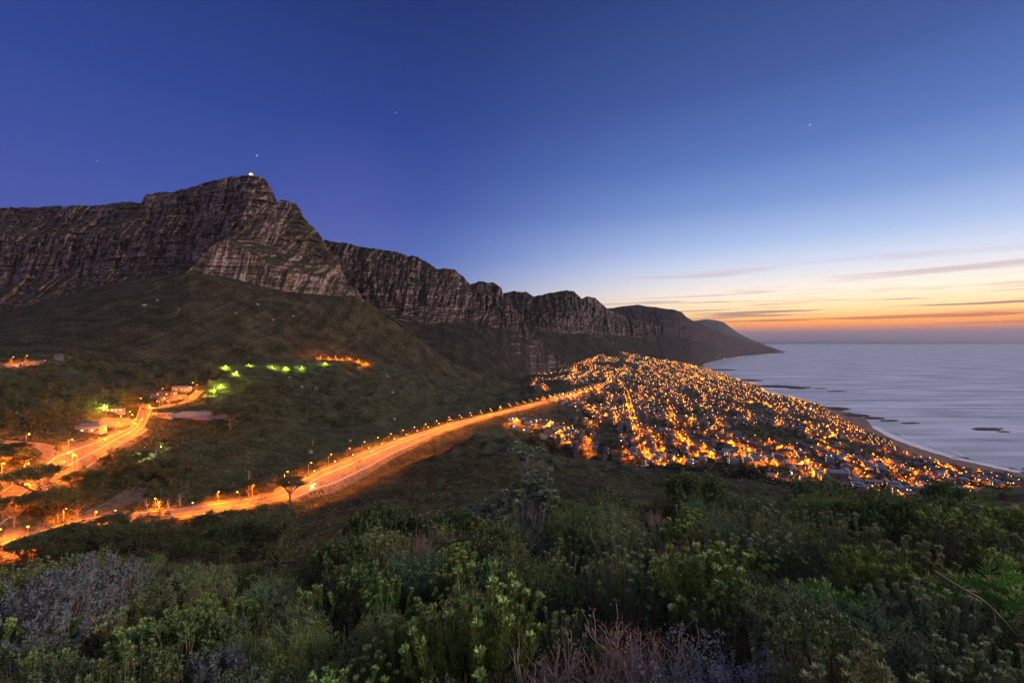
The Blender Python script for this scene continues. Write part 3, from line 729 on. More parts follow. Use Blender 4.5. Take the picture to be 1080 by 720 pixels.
# shore lights on the far coast road
for i, (u, v) in enumerate(((723,383.5),(731,382),(745,380),(756,378.5),(764,378),(779,377),(783,376.6),(801,375.2),(812,373.4))):
    Y = ZC * F / (v + 0.6 - CV) * 0.985; x = (u - CU) / F * Y
    rt = empty('coast_lamp', (x, Y, 6)); tag(rt, 'white lamp %s along the dark headland coast road' % ['first', 'second', 'third', 'fourth', 'fifth', 'sixth', 'seventh', 'eighth', 'last'][i], 'street lamp', 'lamps on the headland coast road')
    mb = MB(); mb.tube([(0, 0, -20), (0, 0, 14)], 0.6, 4); mb.build('pole', M['metal'], rt)
    mb = MB(); mb.octa((0, 0, 16), 2.2 + Y / 6000); mb.build('bulb', M['coastlamp'], rt)

# --- HOUSES
def make_house(w, d, h, rt, wall, roof, lit, nm='town_house', nwin=3, label=''):
    r = empty(nm, (0, 0, 0)); tag(r, label, 'house')
    mb = MB(); mb.box(-w/2, w/2, -d/2, d/2, -4, h); mb.build('wall', M[wall], r)
    mb = MB(); o = 0.5
    if rt == 'gable':
        mb.add([(-w/2-o, -d/2-o, h), (w/2+o, -d/2-o, h), (w/2+o, d/2+o, h), (-w/2-o, d/2+o, h), (-w/2-o, 0, h+d*0.28), (w/2+o, 0, h+d*0.28)], [(0, 1, 5, 4), (2, 3, 4, 5), (3, 2, 1, 0)], [(0, 4, 3), (1, 2, 5)])
    elif rt == 'hip':
        q = w/2 - d*0.35
        mb.add([(-w/2-o, -d/2-o, h), (w/2+o, -d/2-o, h), (w/2+o, d/2+o, h), (-w/2-o, d/2+o, h), (-q, 0, h+d*0.25), (q, 0, h+d*0.25)], [(0, 1, 5, 4), (2, 3, 4, 5), (3, 2, 1, 0)], [(0, 4, 3), (1, 2, 5)])
    else:
        mb.box(-w/2-.3, w/2+.3, -d/2-.3, d/2+.3, h, h+0.5); mb.box(-w/4, w/5, -d/4, d/4, h+0.5, h+2.2)
    mb.build('roof', M[roof], r)
    k = 0
    for fl in range(max(1, int(h / 3))):
        for i in range(nwin):
            x = -w/2 + w * (i + 0.5) / nwin; z = 1.0 + fl * 3
            f = MB(); f.box(x-0.8, x+0.8, -d/2-0.06, -d/2+0.02, z, z+1.3)
            f.build('window', M[lit[k % len(lit)]], r); k += 1
            if i % 2 == 0:
                f = MB(); f.box(x-0.8, x+0.8, d/2-0.02, d/2+0.06, z, z+1.3)
                f.build('window', M[lit[(k + 1) % len(lit)]], r)
    f = MB(); f.box(-0.5, 0.5, -d/2-0.08, -d/2, 0.0, 2.1) if nwin % 2 == 0 else f.box(w*0.33-0.5, w*0.33+0.5, -d/2-0.08, -d/2, -0.3, 0.95)
    f.build('door', M['glass_dark'], r)
    kids_scan(r); return r
HP = [make_house(14, 9, 5.5, 'hip', 'wallw', 'roofg', ['lit_warm', 'glass_dark', 'glass_dark', 'glass_dark'], label='x'),
      make_house(18, 10, 6.2, 'flat', 'wallw', 'roofg', ['glass_dark', 'lit_white', 'glass_dark', 'glass_dark'], nwin=4, label='x'),
      make_house(12, 8, 3.2, 'gable', 'wallw', 'roofr', ['glass_dark', 'lit_warm', 'glass_dark'], label='x'),
      make_house(16, 11, 6.5, 'hip', 'wallb', 'roofb', ['lit_white', 'glass_dark', 'lit_warm', 'glass_dark', 'glass_dark'], nwin=4, label='x'),
      make_house(20, 12, 9.0, 'flat', 'wallw', 'roofb', ['glass_dark', 'lit_warm', 'glass_dark', 'glass_dark', 'lit_white'], nwin=5, label='x')]
HN = ['two-storey white house with a grey hipped roof', 'long white flat-roofed villa with a roof box', 'low white cottage under a tiled gable', 'brick house with a pale blue hipped roof', 'tall three-storey white block with a flat pale roof']
HS = [(14, 9, 5.5), (18, 10, 6.2), (12, 8, 3.2), (16, 11, 6.5), (20, 12, 9.0)]
hc = []
for P, w in streets:
    Q = resample(P, 19); n, t = normals2(Q)
    for i in range(len(Q)):
        for s_ in (1, -1):
            for r_ in (0, 1):
                if rs.random() < (0.40 if r_ == 0 else 0.70): continue
                p = Q[i] + n[i] * s_ * (w / 2 + 9 + 19 * r_ + rs.uniform(0, 4)) + t[i] * rs.uniform(-4, 4)
                hc.append((p[0], p[1], math.atan2(t[i][1], t[i][0]) + (0 if s_ > 0 else math.pi)))
hc = np.array(hc)
z = terr(hc[:, 0], hc[:, 1]); u, v = uvof(hc[:, 0], hc[:, 1], z)
ok = inland(hc[:, 0], hc[:, 1], 14) & (z > 2.5) & (u < 1100) & (u > 536)
hc = hc[ok]; z = z[ok]
# thin out overlaps with a coarse occupancy grid
occ = set(); keepi = []
sgrid = set()
for P, w in streets:
    for p in resample(P, 6): sgrid.add((int(p[0] // 7), int(p[1] // 7)))
for i in np.argsort(hc[:, 1]):
    k = (int(hc[i, 0] // 15), int(hc[i, 1] // 15))
    if k in occ or (int(hc[i, 0] // 7), int(hc[i, 1] // 7)) in sgrid: continue
    occ.add(k); keepi.append(i)
hc = hc[keepi]; z = z[keepi]
print('houses', len(hc))
used = [False] * 5; NH = 285
fw, fr, fl_, fl2 = MB(), MB(), MB(), MB(); frb = MB()
dist = [('nearest town rows', 0), ('second town rows', 70), ('middle town rows', 150), ('farther town rows', 220)]
for i in range(len(hc)):
    x, y, a = hc[i]; k = int(rs.integers(0, 5)); zz = z[i] + 0.5
    if i < NH:
        dn = [d_ for d_, s_ in dist if i >= s_][-1]
        lb = HN[k] + ' in the ' + dn; gp = HN[k].split(' with')[0].split(' under')[0] + 's in the ' + dn
        if not used[k]:
            o = HP[k]; o.location = (x, y, zz); o.rotation_euler = (0, 0, a); used[k] = True; o['label'] = lb; o['group'] = gp
        else: dup(HP[k], (x, y, zz), a, 1.0, lb, gp)
    else:
        w, d, h = HS[k]; w *= rs.uniform(.8, 1.3); c, s_ = math.cos(a), math.sin(a)
        def tr(L): return [(x + c * p[0] - s_ * p[1], y + s_ * p[0] + c * p[1], zz + p[2]) for p in L]
        B = [(xx, yy, z_) for z_ in (-4, h) for yy in (-d/2, d/2) for xx in (-w/2, w/2)]
        fw.add(tr(B), [(0, 1, 5, 4), (2, 6, 7, 3), (0, 4, 6, 2), (1, 3, 7, 5)])
        tgt = fr if k in (0, 2, 3) and rs.random() < .5 else frb
        q = w/2 - d*0.3; hh = h + (d*0.25 if k in (0, 2, 3) else 0.4)
        if k not in (0, 2, 3): q = w/2
        dd = 0 if k in (0, 2, 3) else d/2
        tgt.add(tr([(-w/2-.4, -d/2-.4, h), (w/2+.4, -d/2-.4, h), (w/2+.4, d/2+.4, h), (-w/2-.4, d/2+.4, h), (-q, -dd, hh), (q, -dd, hh), (q, dd, hh), (-q, dd, hh)]), [(0, 1, 5, 4), (1, 2, 6, 5), (2, 3, 7, 6), (3, 0, 4, 7), (4, 5, 6, 7)])
    # lit windows or a porch lamp on most houses
    if i >= NH and rs.random() < 0.75:
        w, d, h = HS[k]; f = fl_ if rs.random() < .5 else fl2
        sz = rs.uniform(0.7, 1.3) * (1 + y / 3500)
        px, py = rs.uniform(-w/2, w/2), -d/2 - 0.1
        sgn = 1 if rs.random() < .5 else -1
        c, s_ = math.cos(a), math.sin(a)
        L = [(px - sz, sgn * (d/2 + .1), h*.4), (px + sz, sgn * (d/2 + .1), h*.4), (px + sz, sgn * (d/2 + .1), h*.4 + 1.3 * sz), (px - sz, sgn * (d/2 + .1), h*.4 + 1.3 * sz)]
        f.add([(x + c * p[0] - s_ * p[1], y + s_ * p[0] + c * p[1], zz + p[2]) for p in L], [(0, 1, 2, 3)])
for f, nm, mt, lb in ((fw, 'far_house_walls', 'wallw', 'walls of the thousands of far town houses'), (fr, 'far_tiled_roofs', 'roofr', 'tiled roofs of the far town houses'), (frb, 'far_pale_roofs', 'roofg', 'grey roofs of the far town houses'),
                      (fl_, 'far_warm_windows', 'lit_warm', 'warm lit windows of the far town'), (fl2, 'far_white_windows', 'lit_white', 'white lit windows of the far town')):
    if f.n: kind(f.build(nm, M[mt]), 'stuff', lb)
for k in range(5):
    if not used[k]:
        for c in KIDS[HP[k].name]: bpy.data.objects.remove(c)
        bpy.data.objects.remove(HP[k])
# single buildings that stand out
def building(u, v, rz, w, d, h, rt, wall, roof, lit, nwin, label, nm='building', cat='building', v2=None):
    g = ground_at(u, v)[0]; r = make_house(w, d, h, rt, wall, roof, lit, nm, nwin, label); r['category'] = cat
    r.location = (g[0], g[1], g[2] + 0.6); r.rotation_euler = (0, 0, rz); return r
GD = 'glass_dark'
building(883, 505, R(-12), 26, 15, 11, 'hip', 'wallw', 'roofb', [GD], 8, 'big pink-lit building with a pale blue roof at the near edge of town', 'school_building')
building(915, 510, R(-12), 40, 9, 4, 'gable', 'wallw', 'roofb', ['lit_warm', GD, 'lit_white', GD], 9, 'long low pale-roofed hall beside the big blue-roofed building', 'long_hall')
building(960, 517, R(-10), 36, 9, 4, 'flat', 'wallw', 'roofb', ['lit_white', GD, 'lit_warm'], 8, 'long flat hall with warm strip windows near the bushes', 'long_hall')
building(998, 520, R(-8), 22, 9, 5, 'flat', 'wallw', 'roofg', ['lit_white', 'lit_warm'], 6, 'small hall with brightly lit gable end close above the bushes', 'small_hall')
for i, (u_, v_) in enumerate(((917,466),(924,468),(931,470),(938,472))):
    building(u_, v_, R(-20), 11, 14, 24, 'flat', 'wallw', 'roofg', ['lit_warm', GD, 'lit_warm', GD, GD], 3, '%s of the four apartment towers behind the beach' % ['farthest', 'second farthest', 'second nearest', 'nearest'][i], 'apartment_tower')
building(96, 455, R(12), 20, 11, 5, 'hip', 'wallw', 'roofb', [GD, 'lit_white'], 5, 'white house with a blue roof lit from the street beside the wood', 'roadside_house', 'house')
building(176, 417, R(5), 26, 9, 4.5, 'flat', 'wallw', 'roofg', ['lit_warm', GD, GD], 6, 'long low building with pale pillars behind the upper car park', 'car_park_building')
building(192, 411.5, R(5), 26, 9, 5, 'hip', 'wallw', 'roofb', [GD, 'lit_warm'], 6, 'upper white building with a pale roof behind the car park', 'car_park_building')
building(172, 439.5, R(10), 20, 6, 3, 'gable', 'wallw', 'roofb', [GD], 4, 'narrow white roofed shed beside the gravel pitch', 'shed', 'shed')
building(120, 434, R(10), 20, 6, 3.5, 'flat', 'wallw', 'roofg', ['lit_white', 'lit_warm'], 5, 'low kiosk building with bright window under the green-lit tree', 'kiosk', 'kiosk')
building(148, 481, R(25), 22, 10, 4, 'gable', 'wallw', 'roofg', [GD, 'lit_warm', GD], 5, 'house with a pale roof hidden among trees below the gravel pitch', 'garden_house', 'house')
building(148, 427, R(5), 18, 8, 3.5, 'gable', 'wallw', 'roofg', [GD], 4, 'dim grey-roofed building between the wood and the car parks', 'car_park_building')
building(352, 377, R(0), 20, 9, 4, 'gable', 'wallw', 'roofg', ['lit_warm'], 5, 'lonely lit house in the orange cluster on the mountain foot', 'lonely_house', 'house')
# upper cable station on the summit
Yc = 2232; cs = empty('cable_station', ((265 - CU) / F * Yc, Yc, ZC + (CV - 185.2) / F * Yc)); tag(cs, 'small floodlit cable car station on the summit edge', 'station')
mb = MB(); mb.box(-9, 9, -7, 7, -8, 10); mb.box(-3, 5, -5, 5, 10, 15); mb.build('wall', plain('station_stone', (0.45, 0.40, 0.32), 0.8, .1, .3), cs)
mb = MB(); mb.box(-10, 10, -8, 8, 10, 11); mb.build('roof', M['roofg'], cs)
mb = MB(); mb.box(-5, 3, -7.2, -7.0, -1, 8); mb.build('window', emis('station_window', (1, 0.75, 0.25), 3), cs)
bulb(tuple(np.array(cs.location) + np.array([6, -16, 4])), 22000, (1, 0.8, 0.4), 0.5, 'w')

# --- CARS
def make_car(paint, van=False):
    r = empty('car', (0, 0, 0)); tag(r, 'x', 'car')
    L, W, H = (4.4, 1.8, 1.45) if not van else (6.5, 2.2, 2.9)
    prof = [(-L/2, .35), (-L/2, .85), (-L/2+.5, .95), (-L*.22, H), (L*.18, H), (L*.30, .95), (L/2-.15, .8), (L/2, .6), (L/2, .35)] if not van else [(-L/2, .4), (-L/2, H), (L*.32, H), (L*.42, 1.5), (L/2, 1.2), (L/2, .4)]
    n = len(prof); V = [(x, -W/2, z) for x, z in prof] + [(x, W/2, z) for x, z in prof]
    Q = [(i, (i+1) % n, n + (i+1) % n, n + i) for i in range(n)]; T = [(0, i+1, i) for i in range(1, n-1)] + [(n, n+i, n+i+1) for i in range(1, n-1)]
    mb = MB(); mb.add(V, Q, T); mb.build('body', M[paint], r)
    mb = MB()
    for s_ in (-1, 1):
        mb = MB(); mb.box(-L*.2, L*.16, s_*W/2-.01, s_*W/2+.01, H*.62, H*.92); mb.build('side_window', M['glass_dark'], r)
    for x in (-L*.32, L*.32):
        for s_ in (-1, 1):
            mb = MB(); mb.tube([(x, s_*W/2-.12*s_, .33), (x, s_*(W/2+.03), .33)], .33, 10); mb.build('wheel', M['tyre'], r)
    for s_ in (-1, 1):
        mb = MB(); mb.box(L/2-.02, L/2+.06, s_*.65-.2, s_*.65+.2, .55, .8); mb.build('headlight', M['head'], r)
        mb = MB(); mb.box(-L/2-.06, -L/2+.02, s_*.65-.2, s_*.65+.2, .65, .85); mb.build('tail_light', M['tail'], r)
    kids_scan(r); return r
def on_road(P, uwant):
    u, v = uvof(P[:, 0], P[:, 1], terr(P[:, 0], P[:, 1])); i = int(np.argmin(abs(u - uwant))); i = min(max(i, 1), len(P) - 2)
    t = P[i+1] - P[i-1]; a = math.atan2(t[1], t[0]); n = np.array([-math.sin(a), math.cos(a)]); return P[i], a, n
protoc = [make_car('carw'), make_car('card'), make_car('carr'), make_car('carw', True)]; protoc[3].name = 'delivery_van'; protoc[3]['category'] = 'van'; kids_scan(protoc[3])
fc = [True] * 4
def car(k, P, uw, lane, label, flip=False, power=0):
    p, a, n = on_road(P, uw); q = p + n * lane; 
    if flip: a += math.pi
    loc = (q[0], q[1], float(terr(q[0], q[1])) + 0.65)
    if fc[k]: o = protoc[k]; o.location = loc; o.rotation_euler = (0, 0, a); o['label'] = label; fc[k] = False
    else: o = dup(protoc[k], loc, a, 1, label)
    if power: 
        l = bpy.data.lights.new('headlight_beam', 'SPOT'); l.energy = power * .2; l.spot_size = R(50); l.spot_blend = .6; l.color = (1, .93, .8); l.shadow_soft_size = .2
        lo = bpy.data.objects.new('headlight_beam', l); C.objects.link(lo); lo.location = (loc[0] + math.cos(a) * 2.6, loc[1] + math.sin(a) * 2.6, loc[2] + 1.0)
        lo.rotation_euler = (R(82), 0, a - R(90))
car(3, J5, 40, 2, 'boxy white van with its headlights on in the lower lane', False, 0)
car(0, MAIN, 70, -4, 'white car driving near the junction on the main road', True, 60000)
car(1, MAIN, 15, 4, 'dark car on the main road at the very edge of the junction', False, 0)
car(2, UP2, 47, 0, 'red car with bright tail lights on the lower bend of the upper road', False, 0)
car(0, UP, 20, 2, 'white car with headlights on the upper mountain road', True, 60000)
car(1, UP2, 25, 0, 'dark car on the lower bend of the upper road', True, 60000)
car(0, MAIN, 395, 4, 'white car halfway along the bare bend of the main road', False, 60000)
car(1, MAIN, 330, -4, 'dark car on the bare bend just past the pines', True, 60000)
car(2, MAIN, 500, 4, 'red car on the last stretch of road before the town', False, 60000)
car(1, J1, 55, 3, 'dark car crossing the junction apron', False, 0)
car(0, J4, 160, 2, 'white car on the drive to the upper car park', True, 40000)
# wall lights beside the upper mountain road
for P, us_ in ((UP, (-10, 5, 18, 31, 44)), (UP2, (2, 18, 34))):
    for uw in us_:
        p, a, n = on_road(P, uw); place_lamp(p[0] + n[0]*7, p[1] + n[1]*7, a - R(90), 'orange street lamp on the upper mountain road across the slope', 'lamps on the upper mountain road', 26000)
# --- LEAVES AS GEOMETRY
rl = np.random.default_rng(77)
def unit(v): return v / (np.linalg.norm(v, axis=-1, keepdims=True) + 1e-9)
def leaves(c, d, L, W, rng, fold=0.0):
    """one diamond-shaped leaf per row: base c, direction d, length L, width W"""
    c = np.asarray(c, float); d = unit(np.asarray(d, float)); n = len(c)
    L = np.broadcast_to(L, (n,)); W = np.broadcast_to(W, (n,))
    s = unit(np.cross(d, unit(rng.normal(size=(n, 3)))))
    up = np.cross(s, d)
    m = c + d * (L * 0.5)[:, None] + up * (L * fold)[:, None]
    V = np.stack([c, m + s * (W / 2)[:, None], c + d * L[:, None], m - s * (W / 2)[:, None]], 1).reshape(-1, 3)
    Q = np.arange(n * 4).reshape(n, 4)
    return V, Q
def dirs(n, rng, up=0.0):
    v = rng.normal(size=(n, 3)); v = unit(v); v[:, 2] += up; return unit(v)

# --- TREES
def make_pine(seed, wide=1.0):
    g = np.random.default_rng(seed); r = empty('stone_pine', (0, 0, 0)); tag(r, 'x', 'pine tree')
    mb = MB(); H = 9.0; lean = g.uniform(-.8, .8, 2)
    base = [(lean[0]*t*t, lean[1]*t*t, -1 + (H*.6+1)*t) for t in np.linspace(0, 1, 5)]
    mb.tube(base, np.linspace(.42, .3, 5), 7); top = np.array(base[-1])
    tips = []
    nb = 9
    for i in range(nb):
        a = i * 2 * math.pi / nb + g.uniform(-.3, .3); R_ = g.uniform(3.2, 6.8) * wide; h = H + g.uniform(0, 1.2) - R_ * 0.10
        e = np.array([math.cos(a) * R_, math.sin(a) * R_, h]) + np.array([lean[0], lean[1], 0])
        m_ = top * .45 + e * .55 - np.array([0, 0, .9]); st = np.array(base[3]) * (1 - i % 2 * .6) + top * (i % 2 * .6)
        mb.tube([st, (st + m_) / 2 + np.array([0, 0, -.25]), m_, e], [.22, .16, .11, .05], 5); tips.append(e)
        for k in range(3):
            e2 = m_ * .3 + e * .7 + np.array([g.uniform(-2, 2), g.uniform(-2, 2), g.uniform(.3, 1.0)])
            mb.tube([m_, (m_ + e2) / 2, e2], [.09, .07, .03], 4); tips.append(e2)
    mb.build('trunk', M['bark'], r)
    cl = []
    for e in tips:
        for k in range(5): cl.append(e + g.normal(size=3) * np.array([1.05, 1.05, .28]) + np.array([0, 0, .35]))
    for k in range(40):
        a = g.uniform(0, 6.28); q = math.sqrt(g.uniform(0, 1)) * 5.4 * wide; cl.append(np.array([math.cos(a) * q + lean[0], math.sin(a) * q + lean[1], H + 1.35 - q * q * .03]))
    cl = np.array(cl)
    n = 26; c = np.repeat(cl, n, 0) + g.normal(size=(len(cl) * n, 3)) * np.array([.62, .62, .22])
    V, Q = leaves(c, dirs(len(c), g, .5), g.uniform(.35, .7, len(c)), g.uniform(.14, .26, len(c)), g)
    mesh_np('crown', V, Q, M['pine'], r); kids_scan(r); return r
def make_gum(seed, tall=1.0):
    g = np.random.default_rng(seed); r = empty('gum_tree', (0, 0, 0)); tag(r, 'x', 'tree'); mb = MB(); H = 11 * tall
    tr_ = [(g.uniform(-.3, .3) * i, g.uniform(-.3, .3) * i, -1 + H * .8 * i / 4) for i in range(5)]
    mb.tube(tr_, [.38, .3, .24, .16, .07], 6); cl = []
    for i in range(9):
        k = 1 + i % 4; s = np.array(tr_[k]); a = g.uniform(0, 6.28); q = g.uniform(1.5, 3.8); e = s + np.array([math.cos(a) * q, math.sin(a) * q, g.uniform(.8, 2.6)])
        mb.tube([s, (s + e) / 2 + np.array([0, 0, .3]), e], [.14, .09, .04], 4); cl.append(e)
        for j in range(3): cl.append(e + g.normal(size=3) * np.array([1.2, 1.2, .9]))
    cl.append(np.array(tr_[-1]) + np.array([0, 0, 1.0])); mb.build('trunk', M['bark'], r)
    cl = np.array(cl); n = 62; sg = g.uniform(.45, .95, len(cl))
    c = np.repeat(cl, n, 0) + g.normal(size=(len(cl) * n, 3)) * np.repeat(sg, n)[:, None] * np.array([1, 1, .7])
    V, Q = leaves(c, dirs(len(c), g, .1), g.uniform(.35, .7, len(c)), g.uniform(.18, .32, len(c)), g)
    mesh_np('crown', V, Q, M['gum'], r); kids_scan(r); return r
PINES = [make_pine(1, 1.0), make_pine(2, 1.25), make_pine(3, .85)]; GUMS = [make_gum(4), make_gum(5, 1.25), make_gum(6, .8)]
pu = {}
def put(proto, loc, rz, sc, label, group=None, rxy=(0, 0)):
    if proto.name not in pu:
        pu[proto.name] = 1; proto.location = loc; proto.rotation_euler = (rxy[0], rxy[1], rz); proto.scale = (sc,) * 3 if not hasattr(sc, '__len__') else sc; proto['label'] = label
        if group: proto['group'] = group
        return proto
    return dup(proto, loc, rz, sc, label, group, rxy)
ST = [(37,532,1.75,0,'big flat-topped stone pine alone in front of the orange junction'), (14,556,1.4,1,'dark stone pine at the picture edge below the lone flat-topped pine'),
      (60,553,1.5,1,'broad low stone pine whose crown covers the curve of the junction'), (98,588,1.35,1,'wide flat stone pine left of the branching one above the lane'),
      (128,594,1.45,0,'branching stone pine with bare limbs dark against the orange road'), (155,596,1.4,1,'stone pine with a layered crown right of the branching one'),
      (182,590,1.1,2,'small stone pine between the layered pine and the round-crowned pine'), (213,570,1.05,0,'round-crowned stone pine on the road edge with a fan of limbs'),
      (250,566,1.15,1,'wide stone pine beside the road just before the bare bend'), (306,530,1.15,2,'lone small stone pine silhouetted on the start of the bare bend'),
      (25,600,1.3,2,'stone pine over the lower lane near the blue-leaved bushes'), (70,604,1.2,0,'stone pine below the lower lane between two darker crowns'),
      (232,590,1.2,0,'dark stone pine below the road under the round-crowned one'), (270,573,1.1,1,'last stone pine of the row below the road'), (200,606,1.2,2,'stone pine low in the row right above the near bushes'),
      (243,452,1.25,1,'spreading pine on the knoll beside the gravel pitch'), (152,440,1.1,2,'dark pine in the middle of the car parks'), (262,526,.9,2,'small pine on the slope above the bare bend start')]
for i, (u, v, sc, k, lb) in enumerate(ST):
    g = ground_at(u, v)[0]
    if np.isnan(g[1]): print('no ground', u, v); continue
    put(PINES[k], tuple(g + np.array([0, 0, -.3])), rl.uniform(0, 6.28), 1.15 * sc * min(1.6, g[1] / 330 + .25), lb)
# woods: each tree a thing
zones = [('the dark wood above the junction', 130, lambda q: (q.uniform(-20, 225), q.uniform(384, 462))), ('the slope of scattered trees below the light string', 60, lambda q: (q.uniform(200, 390), q.uniform(388, 450))),
         ('the trees around the garden house', 34, lambda q: (q.uniform(85, 200), q.uniform(462, 516))), ('the trees below the main road', 60, lambda q: (q.uniform(60, 300), q.uniform(548, 606))), ('the junction verges', 80, lambda q: (q.uniform(-15, 150), q.uniform(482, 592))), ('the strip under the upper mountain road', 24, lambda q: (q.uniform(-10, 120), q.uniform(372, 392)))]
roadpts = np.concatenate([resample(P[:, :2], 8) for P in (MAIN, J1, J2, J3, J4, J5, UP, UP2)])
clear = [(ground_at(u, v)[0][:2], r_) for u, v, r_ in ((66,492,12),(122,446,26),(178,419,34),(212,438,42),(96,455,16),(176,417,20),(192,411.5,20),(172,439.5,16),(120,434,16),(148,481,16),(205,438,40),(190,438,30),(130,525,14),(110,538,14))]
for zn, n, f in zones:
    k = 0; tries = 0
    while k < n and tries < n * 8:
        tries += 1; u, v = f(rl)
        if v < 384 + 0 and 'upper' not in zn: continue
        if 'dark wood' in zn and v > 462 - max(0, u - 60) * 0.32: continue
        g = ground_at(u, v)[0]
        if np.isnan(g[1]): continue
        if np.min(np.hypot(roadpts[:, 0] - g[0], roadpts[:, 1] - g[1])) < (12 if 'verges' in zn else 17 if 'below' not in zn else 21): continue
        if any(np.hypot(g[0] - c[0], g[1] - c[1]) < r_ for c, r_ in clear): continue
        pr = GUMS[int(rl.integers(0, 3))] if rl.random() < (.55 if 'verges' in zn else .85) else PINES[2]
        kd = 'bushy dark tree' if pr in GUMS else 'small flat-topped pine'
        put(pr, tuple(g), rl.uniform(0, 6.28), rl.uniform(.8, 1.35), kd + ' in ' + zn, kd + 's in ' + zn); k += 1
# --- SCRUB OVER THE SLOPES (nobody could count it)
def scrub(n, region, s0, s1, nl, mat, name, label, seed, hfac=.8, leaf=.34, keepf=None):
    g = np.random.default_rng(seed)
    if callable(region): u, v = region(g, n); P = ground_at(u, v)
    else: P = region
    ok = ~np.isnan(P[:, 1])
    P = P[ok]
    if keepf is not None: P = P[keepf(P)]
    n = len(P)
    s = g.uniform(s0, s1, n) * (1 + .8 * (g.random(n) < .12))
    off = g.normal(size=(n, nl, 3)); off = off / (np.linalg.norm(off, axis=2, keepdims=True) + 1e-9) * g.uniform(.5, 1, (n, nl, 1)); off[..., 2] = np.abs(off[..., 2]) * hfac
    c = (P[:, None, :] + off * s[:, None, None]).reshape(-1, 3)
    d = unit(off.reshape(-1, 3) + g.normal(size=(n * nl, 3)) * .8); ss = np.repeat(s, nl)
    V, Q = leaves(c - d * ss[:, None] * leaf * .5, d, ss * leaf * g.uniform(.7, 1.5, n * nl), ss * leaf * g.uniform(.5, 1.0, n * nl), g)
    o = mesh_np(name, V, Q, mat); print(name, n); return kind(o, 'stuff', label)
def road_free2(P):
    ok = np.ones(len(P), bool)
    for Q_, w_ in ((MAIN, 10), (J1, 9.5), (J2, 11), (J3, 7), (J4, 7.5), (J5, 7.5), (UP, 7), (UP2, 6)):
        R_ = resample(Q_[:, :2], 4)
        for k in range(0, len(P), 500): ok[k:k + 500] &= (np.hypot(P[k:k + 500, None, 0] - R_[None, :, 0], P[k:k + 500, None, 1] - R_[None, :, 1]).min(1) > w_)
    for c, r_ in clear: ok &= np.hypot(P[:, 0] - c[0], P[:, 1] - c[1]) > r_ * .7
    return ok
def roadfree(P, dist=16):
    ok = np.ones(len(P), bool); k = np.round(P[:, :2] / 8).astype(int)
    S = set(); m = int(dist // 8)
    for q in np.round(roadpts / 8).astype(int):
        for a in range(-m, m + 1):
            for b_ in range(-m, m + 1): S.add((q[0] + a, q[1] + b_))
    for i, (a, b_) in enumerate(k):
        if (a, b_) in S: ok[i] = False
    for c, r_ in clear: ok &= np.hypot(P[:, 0] - c[0], P[:, 1] - c[1]) > r_ * .8
    u, v = uvof(P[:, 0], P[:, 1], P[:, 2]); ok &= ~(town_mask(u, v, P[:, 1]))
    return ok
gr = np.random.default_rng(40); RB = []
for P_, n_r, w_r in ((MAIN, 2600, 11), (J1, 420, 10), (J2, 260, 12), (J5, 420, 8), (J3, 260, 8), (J4, 300, 8), (UP, 200, 8), (UP2, 160, 7)):
    nn_, tt_ = normals2(P_); i_ = gr.integers(0, len(P_), n_r); s_ = gr.choice([-1, 1], n_r); q_ = P_[i_, :2] + nn_[i_] * (s_ * (w_r + np.abs(gr.normal(size=n_r)) * 8))[:, None] + tt_[i_] * gr.uniform(-4, 4, n_r)[:, None]; RB.append(q_)
RB = np.concatenate(RB); RB = RB[RB[:, 1] > 60]; RB = np.c_[RB, terr(RB[:, 0], RB[:, 1])]; RB = RB[road_free2(RB)]
scrub(0, RB, .9, 2.2, 46, M['gum'], 'roadside_bushes', 'bushes crowding the road edges in the lamp light', 41, leaf=.2)
scrub(15000, lambda g, n: (g.uniform(-30, 1110, n), g.uniform(384, 610, n)), .9, 2.4, 16, M['scrub'], 'scrub', 'dense low scrub covering the valley slopes', 5, keepf=lambda P: roadfree(P, 12) & (P[:, 1] > 330))
scrub(9000, lambda g, n: (g.uniform(-30, 560, n), g.uniform(384, 540, n)), 1.2, 2.8, 24, M['pine'], 'scrub', 'dark green bushes of the valley', 15, keepf=lambda P: roadfree(P, 14) & (P[:, 1] > 330), leaf=.24)
scrub(26000, lambda g, n: (g.uniform(-30, 1110, n), g.uniform(490, 625, n)), .6, 1.5, 70, M['scrub'], 'scrub', 'thick bushes on the near dark slope', 6, keepf=lambda P: roadfree(P, 12) & (P[:, 1] < 420), leaf=.15)
scrub(14000, lambda g, n: (g.uniform(-30, 720, n), g.uniform(392, 560, n)), .7, 1.9, 16, M['scrubb'], 'scrub', 'brownish heath between the green bushes of the valley', 16, keepf=lambda P: roadfree(P, 10) & (P[:, 1] > 280), leaf=.30)
scrub(2500, lambda g, n: (g.uniform(-30, 700, n), g.uniform(372, 560, n)), 2.0, 4.0, 34, M['gum'], 'scrub', 'larger round bushes dotted over the valley', 7, keepf=lambda P: roadfree(P, 16) & (P[:, 1] > 300), leaf=.2)
def town_reg(g, n): return g.uniform(536, 1110, n), g.uniform(371, 545, n)
sg2 = np.array(sorted(sgrid)); 
SG = set(map(tuple, sg2))
def town_ok(P):
    u, v = uvof(P[:, 0], P[:, 1], P[:, 2]); ok = town_mask(u, v - 3, P[:, 1]) & inland(P[:, 0], P[:, 1], 16) & (P[:, 2] > 3)
    for i in range(len(P)):
        if (int(P[i, 0] // 7), int(P[i, 1] // 7)) in SG or (int(P[i, 0] // 15), int(P[i, 1] // 15)) in occ: ok[i] = False
    return ok
scrub(16000, town_reg, 2.5, 5.5, 22, M['scrub2'], 'town_trees', 'dark garden trees filling the gaps between the town houses', 8, hfac=1.3, leaf=.45, keepf=town_ok)
